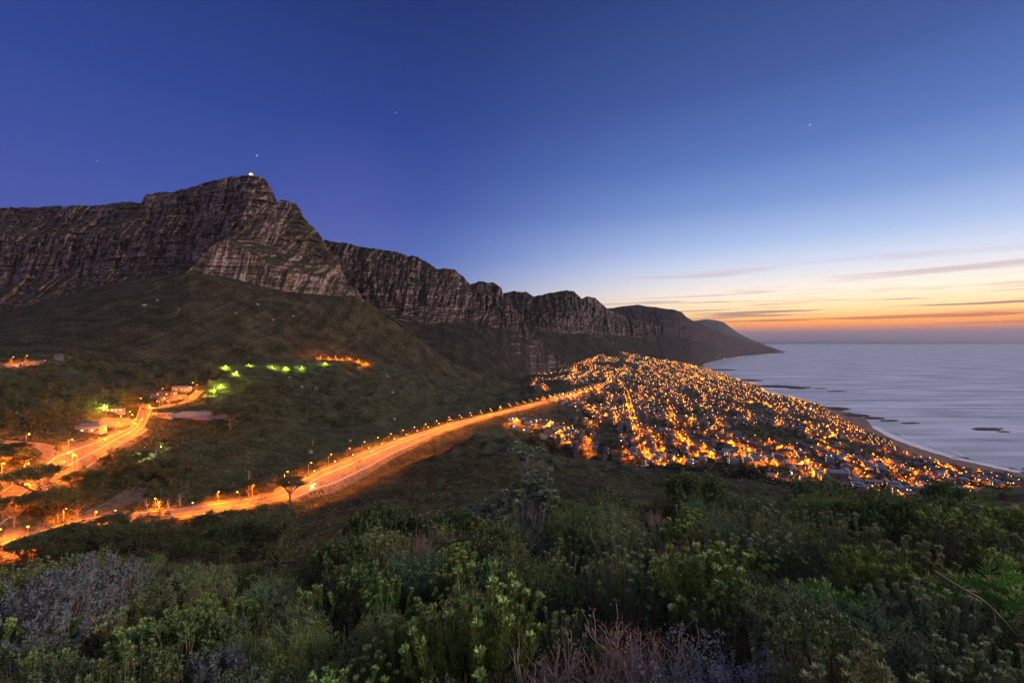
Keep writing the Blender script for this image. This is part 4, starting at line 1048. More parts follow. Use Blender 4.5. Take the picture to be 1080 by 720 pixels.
# --- NEAR HILLSIDE
def nz(x, y):
    x = np.asarray(x, float); y = np.asarray(y, float)
    yy = np.maximum(y, 0)
    z = ZC - 2.25 - .29 * y + .085 * x - .0028 * np.clip(yy - 2, 0, 12) ** 2 * (x < 0) * np.clip(-x / 8, 0, 1) - .016 * np.clip(y - 15, 0, 30) ** 2 * (y < 45) - (y >= 45) * (.016 * 900 + .96 * (y - 45)) * .55 - (y >= 45) * .016 * 900 * .45
    z = np.where(y < 0, ZC - 2.25 - .15 * y + .085 * x, z)
    return z + (fbm(x / 2.2 + 50, y / 2.2 + 50, 5, 4) - .5) * .5
xs = np.concatenate([np.linspace(-60, -22, 20, endpoint=False), np.linspace(-22, 22, 200), np.linspace(22.5, 60, 20)]); ys = np.concatenate([np.linspace(-30, -2, 12, endpoint=False), np.linspace(-2, 24, 150), np.linspace(24.5, 70, 46)])
XX, YY2 = np.meshgrid(xs, ys)
kind(mesh_np('near_hillside', np.stack([XX, YY2, nz(XX, YY2)], -1).reshape(-1, 3), grid_faces(len(ys), len(xs)), plain('dark_leafy_soil', (.022, .019, .013), .95, .4, 6), smooth=True), 'structure', 'brush-covered hillside under the viewpoint')

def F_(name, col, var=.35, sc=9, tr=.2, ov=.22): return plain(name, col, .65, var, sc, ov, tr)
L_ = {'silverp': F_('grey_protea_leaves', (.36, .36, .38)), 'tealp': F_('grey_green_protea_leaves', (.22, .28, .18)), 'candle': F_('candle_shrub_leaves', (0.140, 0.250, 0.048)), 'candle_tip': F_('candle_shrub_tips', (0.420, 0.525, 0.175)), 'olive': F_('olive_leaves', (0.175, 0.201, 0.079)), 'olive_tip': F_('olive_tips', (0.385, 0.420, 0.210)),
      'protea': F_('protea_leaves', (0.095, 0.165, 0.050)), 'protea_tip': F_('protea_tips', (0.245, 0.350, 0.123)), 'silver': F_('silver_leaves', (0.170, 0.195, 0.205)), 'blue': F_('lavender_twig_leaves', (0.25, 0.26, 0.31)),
      'fine': F_('fine_green_leaves', (0.105, 0.190, 0.052)), 'yellow': F_('yellow_green_leaves', (0.228, 0.298, 0.061)), 'teal': F_('grey_green_leaves', (0.120, 0.195, 0.090)), 'rust': F_('rusty_leaves', (0.280, 0.175, 0.105)),
      'reed': F_('dry_reed_stems', (0.200, 0.165, 0.140)), 'reedg': F_('green_reed_stems', (0.175, 0.210, 0.088)), 'stem': plain('shrub_stems', (0.210, 0.158, 0.123), .9, .3, 8, .15), 'pink': plain('bare_pinkish_stems', (0.36, 0.28, 0.25), .9, .25, 8, .15), 'bstem': plain('blue_grey_twigs', (0.23, 0.23, 0.28), .9, .25, 8, .1), 'dead': plain('dead_grey_branch', (0.385, 0.333, 0.315), .9, .2, 8)}
def stems(mb, n, R_, H, rad, g, bend=.25, start=.06, n3=3, up=1.0, seg=5, cone=1.0):
    out = []
    for i in range(n):
        a = g.uniform(0, 6.28); q = math.sqrt(g.uniform(0.0, 1)) * R_; h = H * (1 - .35 * (q / R_) ** 2) * g.uniform(.72, 1.05)
        s = np.array([math.cos(a) * q * start * 3, math.sin(a) * q * start * 3, -.08]); e = np.array([math.cos(a) * q * cone, math.sin(a) * q * cone, h])
        t = np.linspace(0, 1, seg)[:, None]; c = s * (1 - t) + e * t + np.array([math.cos(a), math.sin(a), 0]) * (np.sin(t * math.pi) * bend * R_ * .5 * (q / R_)) + g.normal(size=(seg, 3)) * .012 * np.array([1, 1, 0])
        mb.tube(c, np.linspace(rad, rad * .5, seg), n3, False); out.append(c)
    return out
def along(c, n, t0, g):
    t = t0 + (1 - t0) * g.random(n); x = t * (len(c) - 1); i = np.minimum(x.astype(int), len(c) - 2); f = (x - i)[:, None]
    return c[i] * (1 - f) + c[i + 1] * f, unit(c[i + 1] - c[i]), t
def k_candle(seed, leafm='candle', tipm='candle_tip', n=34, R_=.5, H=.85, ll=.042, den=190, nm='candle_shrub', t0=.42, tipn=44):
    g = np.random.default_rng(seed); r = empty(nm, (0, 0, 0)); tag(r, 'x', 'shrub'); mb = MB(); S = stems(mb, n, R_, H, .006, g); mb.build('stem_cluster', L_['stem'], r)
    C1, D1, C2, D2 = [], [], [], []
    for c in S:
        p, d, t = along(c, den, t0, g); rd = unit(np.cross(d, g.normal(size=d.shape))); C1.append(p + rd * .006); D1.append(d * 1.25 + rd)
        e = c[-1]; dd = unit(c[-1] - c[-2]); k = tipn; rd = unit(np.cross(np.repeat(dd[None], k, 0), g.normal(size=(k, 3)))); C2.append(e + rd * .012 * g.random((k, 1)) - dd * .02 * g.random((k, 1))); D2.append(dd * g.uniform(.3, 1.2, (k, 1)) + rd)
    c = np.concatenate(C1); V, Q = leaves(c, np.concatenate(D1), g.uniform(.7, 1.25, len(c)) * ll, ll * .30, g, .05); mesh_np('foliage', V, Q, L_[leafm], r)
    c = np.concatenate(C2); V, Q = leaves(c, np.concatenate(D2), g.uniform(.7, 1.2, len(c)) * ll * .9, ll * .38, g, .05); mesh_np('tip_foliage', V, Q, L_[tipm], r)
    kids_scan(r); return r
def k_rosette(seed, leafm='protea', tipm='protea_tip', n=95, R_=.6, H=.9, ll=.075, lw=.30, per=26, nm='broad_shrub', tipf=.25):
    g = np.random.default_rng(seed); r = empty(nm, (0, 0, 0)); tag(r, 'x', 'shrub'); mb = MB(); S = stems(mb, n, R_, H, .008, g, bend=.5); mb.build('stem_cluster', L_['stem'], r)
    C1, D1, C2, D2 = [], [], [], []
    for c in S:
        e = c[-1]; dd = unit(c[-1] - c[-2]); dd = unit(dd + np.array([e[0], e[1], 0]) * .6)
        k = per; rd = unit(np.cross(np.repeat(dd[None], k, 0), g.normal(size=(k, 3)))); tt = g.random((k, 1)); C1.append(e - dd * .16 * tt); D1.append(dd * (1.0 - tt * .5) + rd * (.5 + tt))
        k = int(per * tipf) + 3; rd = unit(np.cross(np.repeat(dd[None], k, 0), g.normal(size=(k, 3)))); C2.append(np.repeat(e[None], k, 0)); D2.append(dd * 1.3 + rd * .6)
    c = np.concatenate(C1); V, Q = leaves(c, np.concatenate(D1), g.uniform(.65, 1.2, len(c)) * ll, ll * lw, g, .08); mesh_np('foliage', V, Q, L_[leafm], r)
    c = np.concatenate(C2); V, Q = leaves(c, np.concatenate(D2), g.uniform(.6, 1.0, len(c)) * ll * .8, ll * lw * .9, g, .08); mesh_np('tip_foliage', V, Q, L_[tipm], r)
    kids_scan(r); return r
def k_fine(seed, leafm='fine', n=70, R_=.55, H=.7, ll=.030, per=90, nm='fine_shrub', stemm='stem', spread=.06, up=.5, rs_=.005):
    g = np.random.default_rng(seed); r = empty(nm, (0, 0, 0)); tag(r, 'x', 'shrub'); mb = MB(); S = stems(mb, n, R_, H, rs_, g, bend=.5)
    tips = []
    for c in S:
        for k in range(3):
            b_ = c[2 + k % 3]; e = b_ + g.normal(size=3) * np.array([.07, .07, .04]) + np.array([0, 0, .10]); mb.tube([b_, (b_ + e) / 2 + g.normal(size=3) * .008, e], [rs_ * .6, rs_ * .45, rs_ * .3], 3, False); tips.append(np.array([b_, (b_ + e) / 2, e]))
    mb.build('stem_cluster', L_[stemm], r); C1, D1 = [], []
    for c in list(S) + tips:
        k = per // 3; p, d, t = along(c, k, .45 if len(c) > 3 else .2, g); C1.append(p + g.normal(size=p.shape) * spread * .3); D1.append(unit(g.normal(size=p.shape)) + np.array([0, 0, up]) + d * .5)
    c = np.concatenate(C1); V, Q = leaves(c, np.concatenate(D1), g.uniform(.7, 1.3, len(c)) * ll, ll * .42, g, .05); mesh_np('foliage', V, Q, L_[leafm], r); kids_scan(r); return r
def k_reed(seed, mat='reed', n=150, R_=.32, H=.8, nm='reed_clump', tips=True):
    g = np.random.default_rng(seed); r = empty(nm, (0, 0, 0)); tag(r, 'x', 'reed clump'); mb = MB(); S = stems(mb, n, R_, H, .0030, g, bend=.1, start=.2, n3=3, cone=1.15); mb.build('stem_cluster', L_[mat], r)
    C1, D1 = [], []
    for c in S:
        p, d, t = along(c, 10, .62, g); C1.append(p); D1.append(d * 2 + g.normal(size=p.shape) * .4)
    c = np.concatenate(C1); V, Q = leaves(c, np.concatenate(D1), g.uniform(.7, 1.2, len(c)) * .026, .006, g); mesh_np('seed_heads', V, Q, L_['reedg' if mat == 'reedg' else 'rust'], r); kids_scan(r); return r
def k_bare(seed, mat='pink', n=34, R_=.4, H=.8, nm='bare_stemmed_shrub', leafm='rust', tipn=34, ll=.022, rad=.0065):
    g = np.random.default_rng(seed); r = empty(nm, (0, 0, 0)); tag(r, 'x', 'shrub'); mb = MB(); C1, D1 = [], []
    def grow(p, d, L, rd, lev):
        pts = [p]; k = 4
        for i in range(k):
            d = unit(d + g.normal(size=3) * .16 + np.array([0, 0, .10])); pts.append(pts[-1] + d * L / k)
        mb.tube(pts, np.linspace(rd, rd * .65, k + 1), 4 if lev == 0 else 3, False)
        if lev < 2:
            for j in range(2 + (lev == 0)): grow(pts[2 + j % 3], unit(d + g.normal(size=3) * .42 + np.array([0, 0, .15])), L * g.uniform(.45, .7), rd * .62, lev + 1)
        else:
            e = pts[-1]; k2 = tipn // 6
            C1.append(e + g.normal(size=(k2, 3)) * .018); D1.append(d + g.normal(size=(k2, 3)) * .8)
    for i in range(n):
        a = g.uniform(0, 6.28); q = g.random() ** .6; grow(np.array([math.cos(a) * q * R_ * .6, math.sin(a) * q * R_ * .6, -.08]), unit(np.array([math.cos(a) * q * .35, math.sin(a) * q * .35, 1])), H * g.uniform(.4, .6), rad * g.uniform(.7, 1.2), 0)
    mb.build('stem_cluster', L_[mat], r); c = np.concatenate(C1); V, Q = leaves(c, np.concatenate(D1), g.uniform(.7, 1.3, len(c)) * ll, ll * .45, g, .05); mesh_np('foliage', V, Q, L_[leafm], r); kids_scan(r); return r
K = {
 'candle': [k_candle(101), k_candle(102, n=26, R_=.42, H=.75)],
 'candleo': [k_candle(103, 'olive', 'olive_tip', 30, .45, .8), k_candle(104, 'olive', 'olive_tip', 22, .38, .7)],
 'candleg': [k_candle(105, 'teal', 'olive_tip', 40, .5, .8, .030)],
 'spiky': [k_rosette(111, 'candle', 'candle_tip', 60, .55, .8, .11, .13, 34, 'spiky_shrub')],
 'protea': [k_rosette(112, n=150), k_rosette(113, n=110, R_=.5, H=.75, ll=.065), k_rosette(114, 'protea', 'olive_tip', 130, .58, 1.0, .055, .34)],
 'silver': [k_rosette(115, 'silver', 'silver', 90, .6, .8, .06, .30, 26, 'silver_shrub'), k_rosette(116, 'teal', 'silver', 80, .5, .7, .055, .32, 26, 'silver_shrub')],
 'fine': [k_fine(121), k_fine(122, 'teal', R_=.5, H=.6), k_fine(123, 'olive', R_=.5, H=.65)],
 'yellow': [k_fine(124, 'yellow', 80, .42, .5, .018, 110)],
 'rust': [k_fine(125, 'rust', 50, .45, .6, .022, 50)],
 'reed': [k_reed(131), k_reed(132, n=110, H=.65)], 'reedg': [k_reed(133, 'reedg', 120, .35, .7)],
 'bare': [k_bare(141), k_bare(142, n=28, H=.7)], 'blue': [k_bare(143, 'bstem', 40, .5, .55, 'twiggy_blue_shrub', 'blue', 90, .020, .004)]}
DS = {'candle': 'bright green shrub of upright leafy candles', 'candleo': 'olive shrub of leafy candle stems', 'candleg': 'grey-green shrub with dense candle stems', 'spiky': 'green shrub of long narrow spiky rosettes', 'protea': 'dark broad-leaved shrub', 'silver': 'silvery blue-leaved shrub',
      'fine': 'fine-leaved rounded shrub', 'yellow': 'yellow-green ball-shaped shrub', 'rust': 'rusty brown twiggy shrub', 'reed': 'clump of dry greyish reeds', 'reedg': 'clump of thin green reeds', 'bare': 'shrub of bare pinkish stems', 'blue': 'twiggy shrub with pale lavender-blue leaves'}
def near_at(u, Y): x = (u - CU) / F * Y; return x, Y
def vtop(u, v, Yd, s, Hp):   # where a shrub must stand so that its top shows at photo height v
    return None
placed = []
CREST = ([-80, 0, 40, 100, 150, 200, 300, 340, 400, 470, 600, 720, 900, 1000, 1080, 1160], [622, 612, 600, 592, 598, 603, 606, 590, 556, 532, 530, 534, 534, 528, 536, 540])
HK = {'candle': .9, 'candleo': .85, 'candleg': .85, 'spiky': .9, 'protea': .98, 'silver': .88, 'fine': .76, 'yellow': .58, 'rust': .66, 'reed': .84, 'reedg': .74, 'bare': .9, 'blue': .75}
def fit(kd, u, Y, s, lift):
    x = (u - CU) / F * Y; vc = np.interp(u, *CREST) - lift
    zmax = ZC - (vc - CV) / F * Y; return max(.30, min(s, (zmax - float(nz(x, Y))) / HK[kd]))
def shrub(kd, u, Y, s, label=None, var=None, tilt=None, lift=0):
    s = fit(kd, u, Y, s, lift if label else rl.uniform(-8, 16))
    x = (u - CU) / F * Y; pr = K[kd][(var if var is not None else int(rl.integers(0, 99))) % len(K[kd])]
    z = float(nz(x, Y)); ti = tilt or (rl.uniform(-.1, .1), rl.uniform(-.1, .1))
    o = put(pr, (x, Y, z - .02), rl.uniform(0, 6.28), s if hasattr(s, '__len__') else (s * rl.uniform(.9, 1.1), s * rl.uniform(.9, 1.1), s), label or 'x', None, ti)
    placed.append((x, Y, (s if not hasattr(s, '__len__') else s[0]) * .45, kd, o, label)); return o
LAND = [
 ('candle', 500, 4.6, 1.6, 'big bright green shrub of upright candle stems, left of centre', 0),
 ('candleg', 905, 7.0, 1.45, 'grey-green domed shrub of dense candle stems on the right crest', 0),
 ('candleo', 935, 2.75, 1.15, 'large olive candle shrub at the very bottom right of the picture', 0),
 ('candleo', 1030, 3.1, .98, 'leaning olive candle shrub in the bottom corner beside the largest one', 1),
 ('candle', 745, 5.6, 1.35, 'dense bright green candle shrub right of centre behind the blue twigs', 0),
 ('candleg', 665, 6.2, 1.3, 'grey-green candle shrub in the middle behind the bare pink stems', 0),
 ('candle', 700, 6.6, 1.2, 'green candle shrub squeezed between two larger ones right of centre', 1),
 ('bare', 665, 3.7, 1.42, 'tall shrub of bare wavy pinkish stems at bottom centre', 0),
 ('bare', 690, 4.1, 1.3, 'bare pink-stemmed shrub with rusty tips just right of the tall one', 1),
 ('bare', 575, 3.8, 1.3, 'bare pinkish shrub with straight stems left of the tall bare one', 1),
 ('bare', 605, 3.9, 1.25, 'slimmer bare pinkish shrub between the two wavy ones', 0),
 ('blue', 740, 3.4, 1.25, 'twiggy lavender-blue shrub right of the bare pink stems', 0),
 ('blue', 785, 3.6, 1.25, 'second lavender-blue shrub spreading toward the right', 0),
 ('blue', 640, 3.3, .95, 'low lavender-blue tuft under the tall bare pink stems', 0),
 ('yellow', 318, 5.2, 1.25, 'round yellow-green shrub alone in the dark on the left', 0),
 ('yellow', 285, 5.0, .95, 'smaller yellow-green ball shrub beside the round one', 0),
 ('candleo', 345, 3.1, 1.15, 'olive feathery shrub at the bottom edge below the yellow ball shrub', 1),
 ('candleo', 480, 3.0, .85, 'low olive candle shrub at the bottom edge left of centre', 1),
 ('candleo', 380, 3.2, .95, 'soft olive shrub next to the feathery one at the bottom edge', 0),
 ('protea', 735, 15.5, 2.0, 'dark dense protea standing against the town lights', 0),
 ('protea', 868, 14.5, 2.1, 'large dark protea covering the lower edge of the town', 2),
 ('protea', 930, 14.0, 1.7, 'dark protea in front of the long halls of the town', 1),
 ('protea', 1000, 12.5, 1.7, 'dark protea under the right end of the town', 0),
 ('protea', 642, 15.5, 1.5, 'grey-green protea crest in the middle of the dark slope', 2),
 ('protea', 402, 13.5, 1.9, 'green protea with pointed tips on the crest left of centre', 0),
 ('spiky', 1068, 4.6, 1.1, 'spiky shrub with long narrow leaves leaning in from the right edge', 0),
 ('spiky', 1075, 7.5, 1.2, 'tall spiky shrub rising above the shore at the right edge', 0),
 ('spiky', 1010, 7.5, 1.3, 'spiky rosette shrub left of the tall one on the right crest', 0),
 ('silver', 95, 9.0, 2.1, 'large silvery blue shrub on the left crest below the pines', 0),
 ('silver', 40, 7.0, 1.7, 'silvery blue shrub at the left edge with orange light behind it', 0),
 ('silver', 125, 10.5, 1.7, 'pale silvery shrub top right of the large blue one', 1),
 ('silver', 20, 5.2, 1.1, 'small silvery shrub low at the left edge', 1),
 ('silver', 62, 8.2, 1.5, 'silvery blue shrub filling the gap between the two big ones', 0),
 ('protea', 190, 9.5, 1.5, 'dark green protea right of the silvery shrubs', 0), ('protea', 235, 10.5, 1.4, 'dark protea at the end of the left crest', 1),
 ('reed', 430, 9.5, 1.6, 'tall clump of dry reeds behind the green candle shrub', 0), ('reed', 350, 8.5, 1.4, 'wide clump of dry reeds left of the tall reeds', 1),
 ('reed', 465, 11.0, 1.5, 'dry reed clump on the crest next to the tall grey protea', 0), ('reedg', 600, 12.0, 1.6, 'green reed clump on the crest right of the tall grey protea', 0)]
for kd, u, Y, s, lb, v_ in LAND: shrub(kd, u, Y, s, lb, v_, lift={735: 40, 868: 34, 642: 24, 402: 30, 1075: 26, 1000: 24, 930: 26, 95: 10, 40: 8, 600: 16, 465: 14, 905: 14}.get(u, 0))
# the tall grey protea on the crest
def tall_protea():
    g = np.random.default_rng(500); r = empty('tall_protea', (0, 0, 0)); tag(r, 'tall upright grey-leaved protea standing alone above the crest', 'shrub')
    mb = MB(); S = []
    for e, b_ in (((.05, 0, 2.5), .2), ((.42, .1, 1.85), .5), ((-.12, 0, 1.5), .3), ((.30, -.1, 1.55), .4), ((.5, 0, 1.35), .5), ((-.75, 0, 1.15), .6), ((-.95, .1, .95), .6), ((-.6, -.1, .85), .5)):
        e = np.array(e); s_ = np.array([e[0] * .15, 0, -.2]); t = np.linspace(0, 1, 7)[:, None]; c = s_ * (1 - t) + e * t + np.array([e[0], 0, 0]) * np.sin(t * math.pi) * b_ * .3; mb.tube(c, np.linspace(.035, .016, 7), 5, False); S.append(c)
    mb.build('trunk', L_['stem'], r); C1, D1, C2, D2 = [], [], [], []
    for c in S:
        p, d, t = along(c, 520, .25, g); rd = unit(np.cross(d, g.normal(size=d.shape))); C1.append(p); D1.append(d * .8 + rd)
        dd = unit(c[-1] - c[-2])
        for q in range(20):
            h = c[-1] + g.normal(size=3) * np.array([.17, .17, .09]); k = 34; rd = unit(np.cross(np.repeat(dd[None], k, 0), g.normal(size=(k, 3)))); C2.append(np.repeat(h[None], k, 0) - dd * .05 * g.random((k, 1))); D2.append(dd * g.uniform(-.1, 1.2, (k, 1)) + rd)
    c = np.concatenate(C1); V, Q = leaves(c, np.concatenate(D1), g.uniform(.7, 1.2, len(c)) * .085, .034, g, .06); mesh_np('foliage', V, Q, L_['silverp'], r)
    c = np.concatenate(C2); V, Q = leaves(c, np.concatenate(D2), g.uniform(.7, 1.2, len(c)) * .11, .042, g, .06); mesh_np('tip_foliage', V, Q, L_['tealp'], r); return r
tp = tall_protea(); Yt = 13.0; xt = (553 - CU) / F * Yt; tp.location = (xt, Yt, float(nz(xt, Yt)) + .1); tp.scale = (1.2, 1.2, 1.12); placed.append((xt, Yt, .9, 'protea', tp, tp['label']))
# dead pale branches lying over the brush
def branch(u, Y, L, tilt, rz, label, mat='dead', h=.5):
    g = np.random.default_rng(int(u)); mb = MB(); x = (u - CU) / F * Y
    P = [np.array([0, 0, 0.])]; d = np.array([math.cos(tilt) * math.cos(rz), math.cos(tilt) * math.sin(rz), math.sin(tilt)])
    for i in range(7): d = unit(d + g.normal(size=3) * .13); P.append(P[-1] + d * L / 7)
    mb.tube(P, np.linspace(.012, .005, 8), 6)
    for k in (2, 4, 5):
        d2 = unit(d + g.normal(size=3) * .6); mb.tube([P[k], P[k] + d2 * L * .14, P[k] + unit(d2 + g.normal(size=3) * .3) * L * .26], [.007, .005, .003], 4)
    o = mb.build('bare_branch', L_[mat]); o.location = (x, Y, float(nz(x, Y)) + h); tag(o, label, 'branch'); return o
branch(148, 3.2, .75, 1.45, 1.2, 'pale upright bare stem in the dark brush, lower left', 'reedg', .25); branch(82, 3.4, .85, 1.2, 2.9, 'long curved pale stem left of the upright one', 'reedg', .2)
branch(225, 3.1, .6, .6, .4, 'bare grey branch low in the brush, forked', 'dead', .35); branch(985, 4.2, .9, -.4, -.3, 'dark straight dead branch slanting through the right brush', 'stem', 1.0)

# fill: everything between, each shrub a thing with its nearest landmark in its label
lands = [(p[0], p[1], p[5]) for p in placed]
SHORT = {lb: lb for *_, lb in lands}
cnt = 0; tries = 0
zone_k = lambda u: (['silver', 'protea', 'fine', 'candle', 'reedg', 'fine', 'protea', 'candleo'] if u < 230 else ['reed', 'fine', 'reedg', 'candleo', 'protea', 'fine', 'candle', 'protea', 'fine', 'candle'] if u < 560 else ['candle', 'candleg', 'protea', 'fine', 'reedg', 'bare', 'candleo', 'fine'] if u < 820 else ['fine', 'fine', 'candleg', 'protea', 'spiky', 'fine', 'candle', 'protea', 'candleo'])
fill = []
while tries < 9000 and cnt < 285:
    tries += 1
    Y = math.exp(rl.uniform(math.log(2.35), math.log(19.5))); u = rl.uniform(-60, 1140); x = (u - CU) / F * Y
    rad = .20 + .013 * Y
    if Y < 2.8: rad *= .8
    if any((x - p[0]) ** 2 + (Y - p[1]) ** 2 < (rad + p[2] * .55) ** 2 for p in placed): continue
    kd = zone_k(u)[int(rl.integers(0, 99)) % len(zone_k(u))]
    base = {'reed': .8, 'reedg': .75}.get(kd, .8); s = rl.uniform(.8, 1.2) * (.66 + .055 * Y) if Y > 3 else rl.uniform(.45, .62)
    if 440 < u < 560 and 2.5 < Y < 4.4: s *= .62
    o = shrub(kd, u, Y, min(s, 1.65), None); placed[-1] = placed[-1][:2] + (rad,) + placed[-1][3:]; fill.append((o, x, Y, kd, s)); cnt += 1
far_n = 0; tries2 = 0
while tries2 < 4000 and far_n < 95:
    tries2 += 1; Y = rl.uniform(9.5, 18.5); u = rl.uniform(-40, 1120); x = (u - CU) / F * Y; rad = .26 + .012 * Y
    if any((x - p[0]) ** 2 + (Y - p[1]) ** 2 < (rad + p[2] * .5) ** 2 for p in placed): continue
    zk = ['fine', 'protea', 'fine', 'candleo', 'protea', 'fine', 'candleg']; kd = zk[int(rl.integers(0, 7))]; s = rl.uniform(1.0, 1.7)
    o = shrub(kd, u, Y, s, None); placed[-1] = placed[-1][:2] + (rad,) + placed[-1][3:]; fill.append((o, x, Y, kd, s)); far_n += 1
seen = {}
for o, x, Y, kd, s in fill:
    best = min(lands, key=lambda l: (l[0] - x) ** 2 + ((l[1] - Y) * .8) ** 2)
    dx = x - best[0]; dy = Y - best[1]
    rel = 'right of' if dx > abs(dy) * .7 else 'left of' if -dx > abs(dy) * .7 else 'behind' if dy > 0 else 'in front of'
    w_ = best[2].split(); short = ' '.join(w_[:9 if len(w_) > 11 else 8])
    o['_k'] = (kd); o['_b'] = best[2]
    key = (kd, rel, best[2]); seen.setdefault(key, []).append((math.hypot(dx, dy), o, best[2]))
def trim(lb, n):
    w_ = lb.replace(',', '').split(); w_ = w_[:n]
    while w_ and w_[-1] in ('the', 'of', 'and', 'a', 'in', 'on', 'with', 'to', 'from', 'right', 'left', 'below', 'behind', 'between', 'two', 'at', 'beside', 'just', 'under', 'above', 'very', 'for', 'its', 'low', 'next', 'squeezed', 'large', 'standing', 'big', 'dark', 'bottom', 'spreading', 'rising', 'covering', 'filling', 'against', 'leaning', 'wavy'): w_.pop()
    return ' '.join(w_)
SHK = {'candle': 'green candle shrub', 'candleo': 'olive candle shrub', 'candleg': 'grey-green candle shrub', 'spiky': 'spiky-leaved shrub', 'protea': 'dark broad-leaved shrub', 'silver': 'silvery shrub', 'fine': 'fine-leaved shrub', 'yellow': 'yellow-green shrub', 'rust': 'rusty twiggy shrub', 'reed': 'dry reed clump', 'reedg': 'green reed clump', 'bare': 'bare-stemmed shrub', 'blue': 'lavender twig shrub'}
ORD = ['nearest', 'second', 'third', 'fourth', 'fifth', 'sixth', 'seventh', 'eighth', 'ninth', 'tenth', 'eleventh', 'twelfth', 'thirteenth', 'fourteenth', 'fifteenth', 'sixteenth', 'seventeenth', 'eighteenth', 'nineteenth', 'twentieth', 'twenty-first', 'twenty-second', 'twenty-third', 'twenty-fourth']
for (kd, rel, b_), L3 in seen.items():
    L3.sort(key=lambda q: q[0])
    for i, (_, o, _) in enumerate(L3):
        pre = '' if len(L3) == 1 else ORD[min(i, 23)] + ' '
        lb = pre + SHK[kd] + ' ' + rel + ' the '; o['label'] = lb + trim(b_, 16 - len(lb.split()))
for o in C.objects:
    for k in ('_k', '_b'):
        if k in o: del o[k]
# pale boulders on the mountain foot and in the valley
BO = [(152, 322, 's'), (166, 317, 's'), (189, 326, 's'), (233, 319, 's'), (249, 330, 's'), (271, 321, 's'), (288, 337, 's'), (309, 333, 's')]
dg = bpy.context.evaluated_depsgraph_get(); from mathutils import Vector as _V
OW = ['leftmost', 'second from the left', 'third from the left', 'fourth from the left', 'fourth from the right', 'third from the right', 'second from the right', 'rightmost']
for i, (u, v, _) in enumerate(BO):
    hit, loc, nn_, ix_, ob_, mm_ = bpy.context.scene.ray_cast(dg, _V((0, 0, ZC)), _V(((u - CU) / F, 1, -(v - CV) / F)), distance=20000)
    if hit:
        s_ = rl.uniform(3, 9); tag(blob('boulder', tuple(loc + _V((0, 0, -1))), s_, s_ * .8, s_ * .7, rl.uniform(0, 3), 300 + i, M['boulder'], 14), OW[i] + ' of the pale boulders scattered on the spur under the buttress', 'boulder', 'boulders on the spur')
hits = {'mountain_spur': [], 'rock_buttress': [], 'table_mountain': []}
gq = np.random.default_rng(61)
for i in range(11000):
    u = gq.uniform(-30, 600); v = gq.uniform(225, 408)
    hit, loc, nn_, ix_, ob_, mm_ = bpy.context.scene.ray_cast(dg, _V((0, 0, ZC)), _V(((u - CU) / F, 1, -(v - CV) / F)), distance=20000)
    if hit and ob_.name in hits and nn_.z > (.35 if ob_.name == 'mountain_spur' else .62): hits[ob_.name].append(tuple(loc))
H1 = np.array(hits['mountain_spur']); g = np.random.default_rng(62); sel = fbm(H1[:, 0] / 90, H1[:, 1] / 90, 70, 3) + .25 * (g.random(len(H1)) - .5) > .47
scrub(0, H1[sel], 1.5, 3.4, 16, M['gum'], 'spur_scrub', 'dark bushes in patches over the spur', 63, leaf=.3)
scrub(0, H1[~sel], .8, 1.8, 12, M['scrubb'], 'spur_scrub', 'low brownish heath on the open parts of the spur', 64, leaf=.3)
H2 = np.array(hits['rock_buttress'] + hits['table_mountain'])
if len(H2): scrub(0, H2, 2, 4.5, 14, M['gum'], 'ledge_scrub', 'bushes growing on the cliff ledges', 65, leaf=.3)
VB = [(305, 398, 'under the middle of the green light string'), (318, 408, 'on the brown slope below the string'), (333, 410, 'beside the cut on the brown slope'), (382, 420, 'high on the slope left of the road bend'), (408, 397, 'alone near the foot of the orange cluster'), (414, 414, 'on the slope right of the orange cluster'), (452, 418, 'on the last slope before the town'), (327, 477, 'close above the bare bend'), (369, 465, 'just above the far end of the bare bend'), (415, 442, 'on the pale scar above the road')]
for i, (u, v, w_) in enumerate(VB):
    c_ = ground_at(u, v)[0]; s_ = rl.uniform(1.8, 3.4); tag(blob('boulder', tuple(c_), s_ * 1.4, s_, s_, rl.uniform(0, 3), 330 + i, M['boulder'], 14), 'pale boulder ' + w_, 'boulder')
# bleached dead trees standing by the road
for i, (u, v, H_, w_) in enumerate(((262, 512, 15, 'tallest bleached dead tree on the slope above the pines'), (190, 533, 10, 'bare dead tree glowing orange left of the middle of the road'), (178, 540, 11, 'short dead trunk lit orange at the clearing edge'), (155, 542, 12, 'leaning dead trunk lit orange above the layered pine'), (168, 536, 8, 'thin dead trunk behind the glowing orange one'), (330, 470, 9, 'small bleached dead tree among boulders above the bend'))):
    c_ = ground_at(u, v)[0]; g = np.random.default_rng(900 + i); r = empty('dead_tree', tuple(c_)); tag(r, w_, 'tree'); mb = MB(); P_ = [np.array([g.uniform(-.3, .3) * k, g.uniform(-.3, .3) * k, H_ * k / 4 - .5]) for k in range(5)]; mb.tube(P_, [.5, .42, .33, .22, .1], 6); mb.build('trunk', M['deadwood'], r)
    for k in range(5):
        s_ = P_[1 + k % 3]; a_ = g.uniform(0, 6.28); e_ = s_ + np.array([math.cos(a_) * 2.4, math.sin(a_) * 2.4, g.uniform(2, 4)]); mb = MB(); mb.tube([s_, (s_ + e_) / 2 + np.array([0, 0, -.3]), e_], [.22, .15, .05], 5); mb.build('branch', M['deadwood'], r)
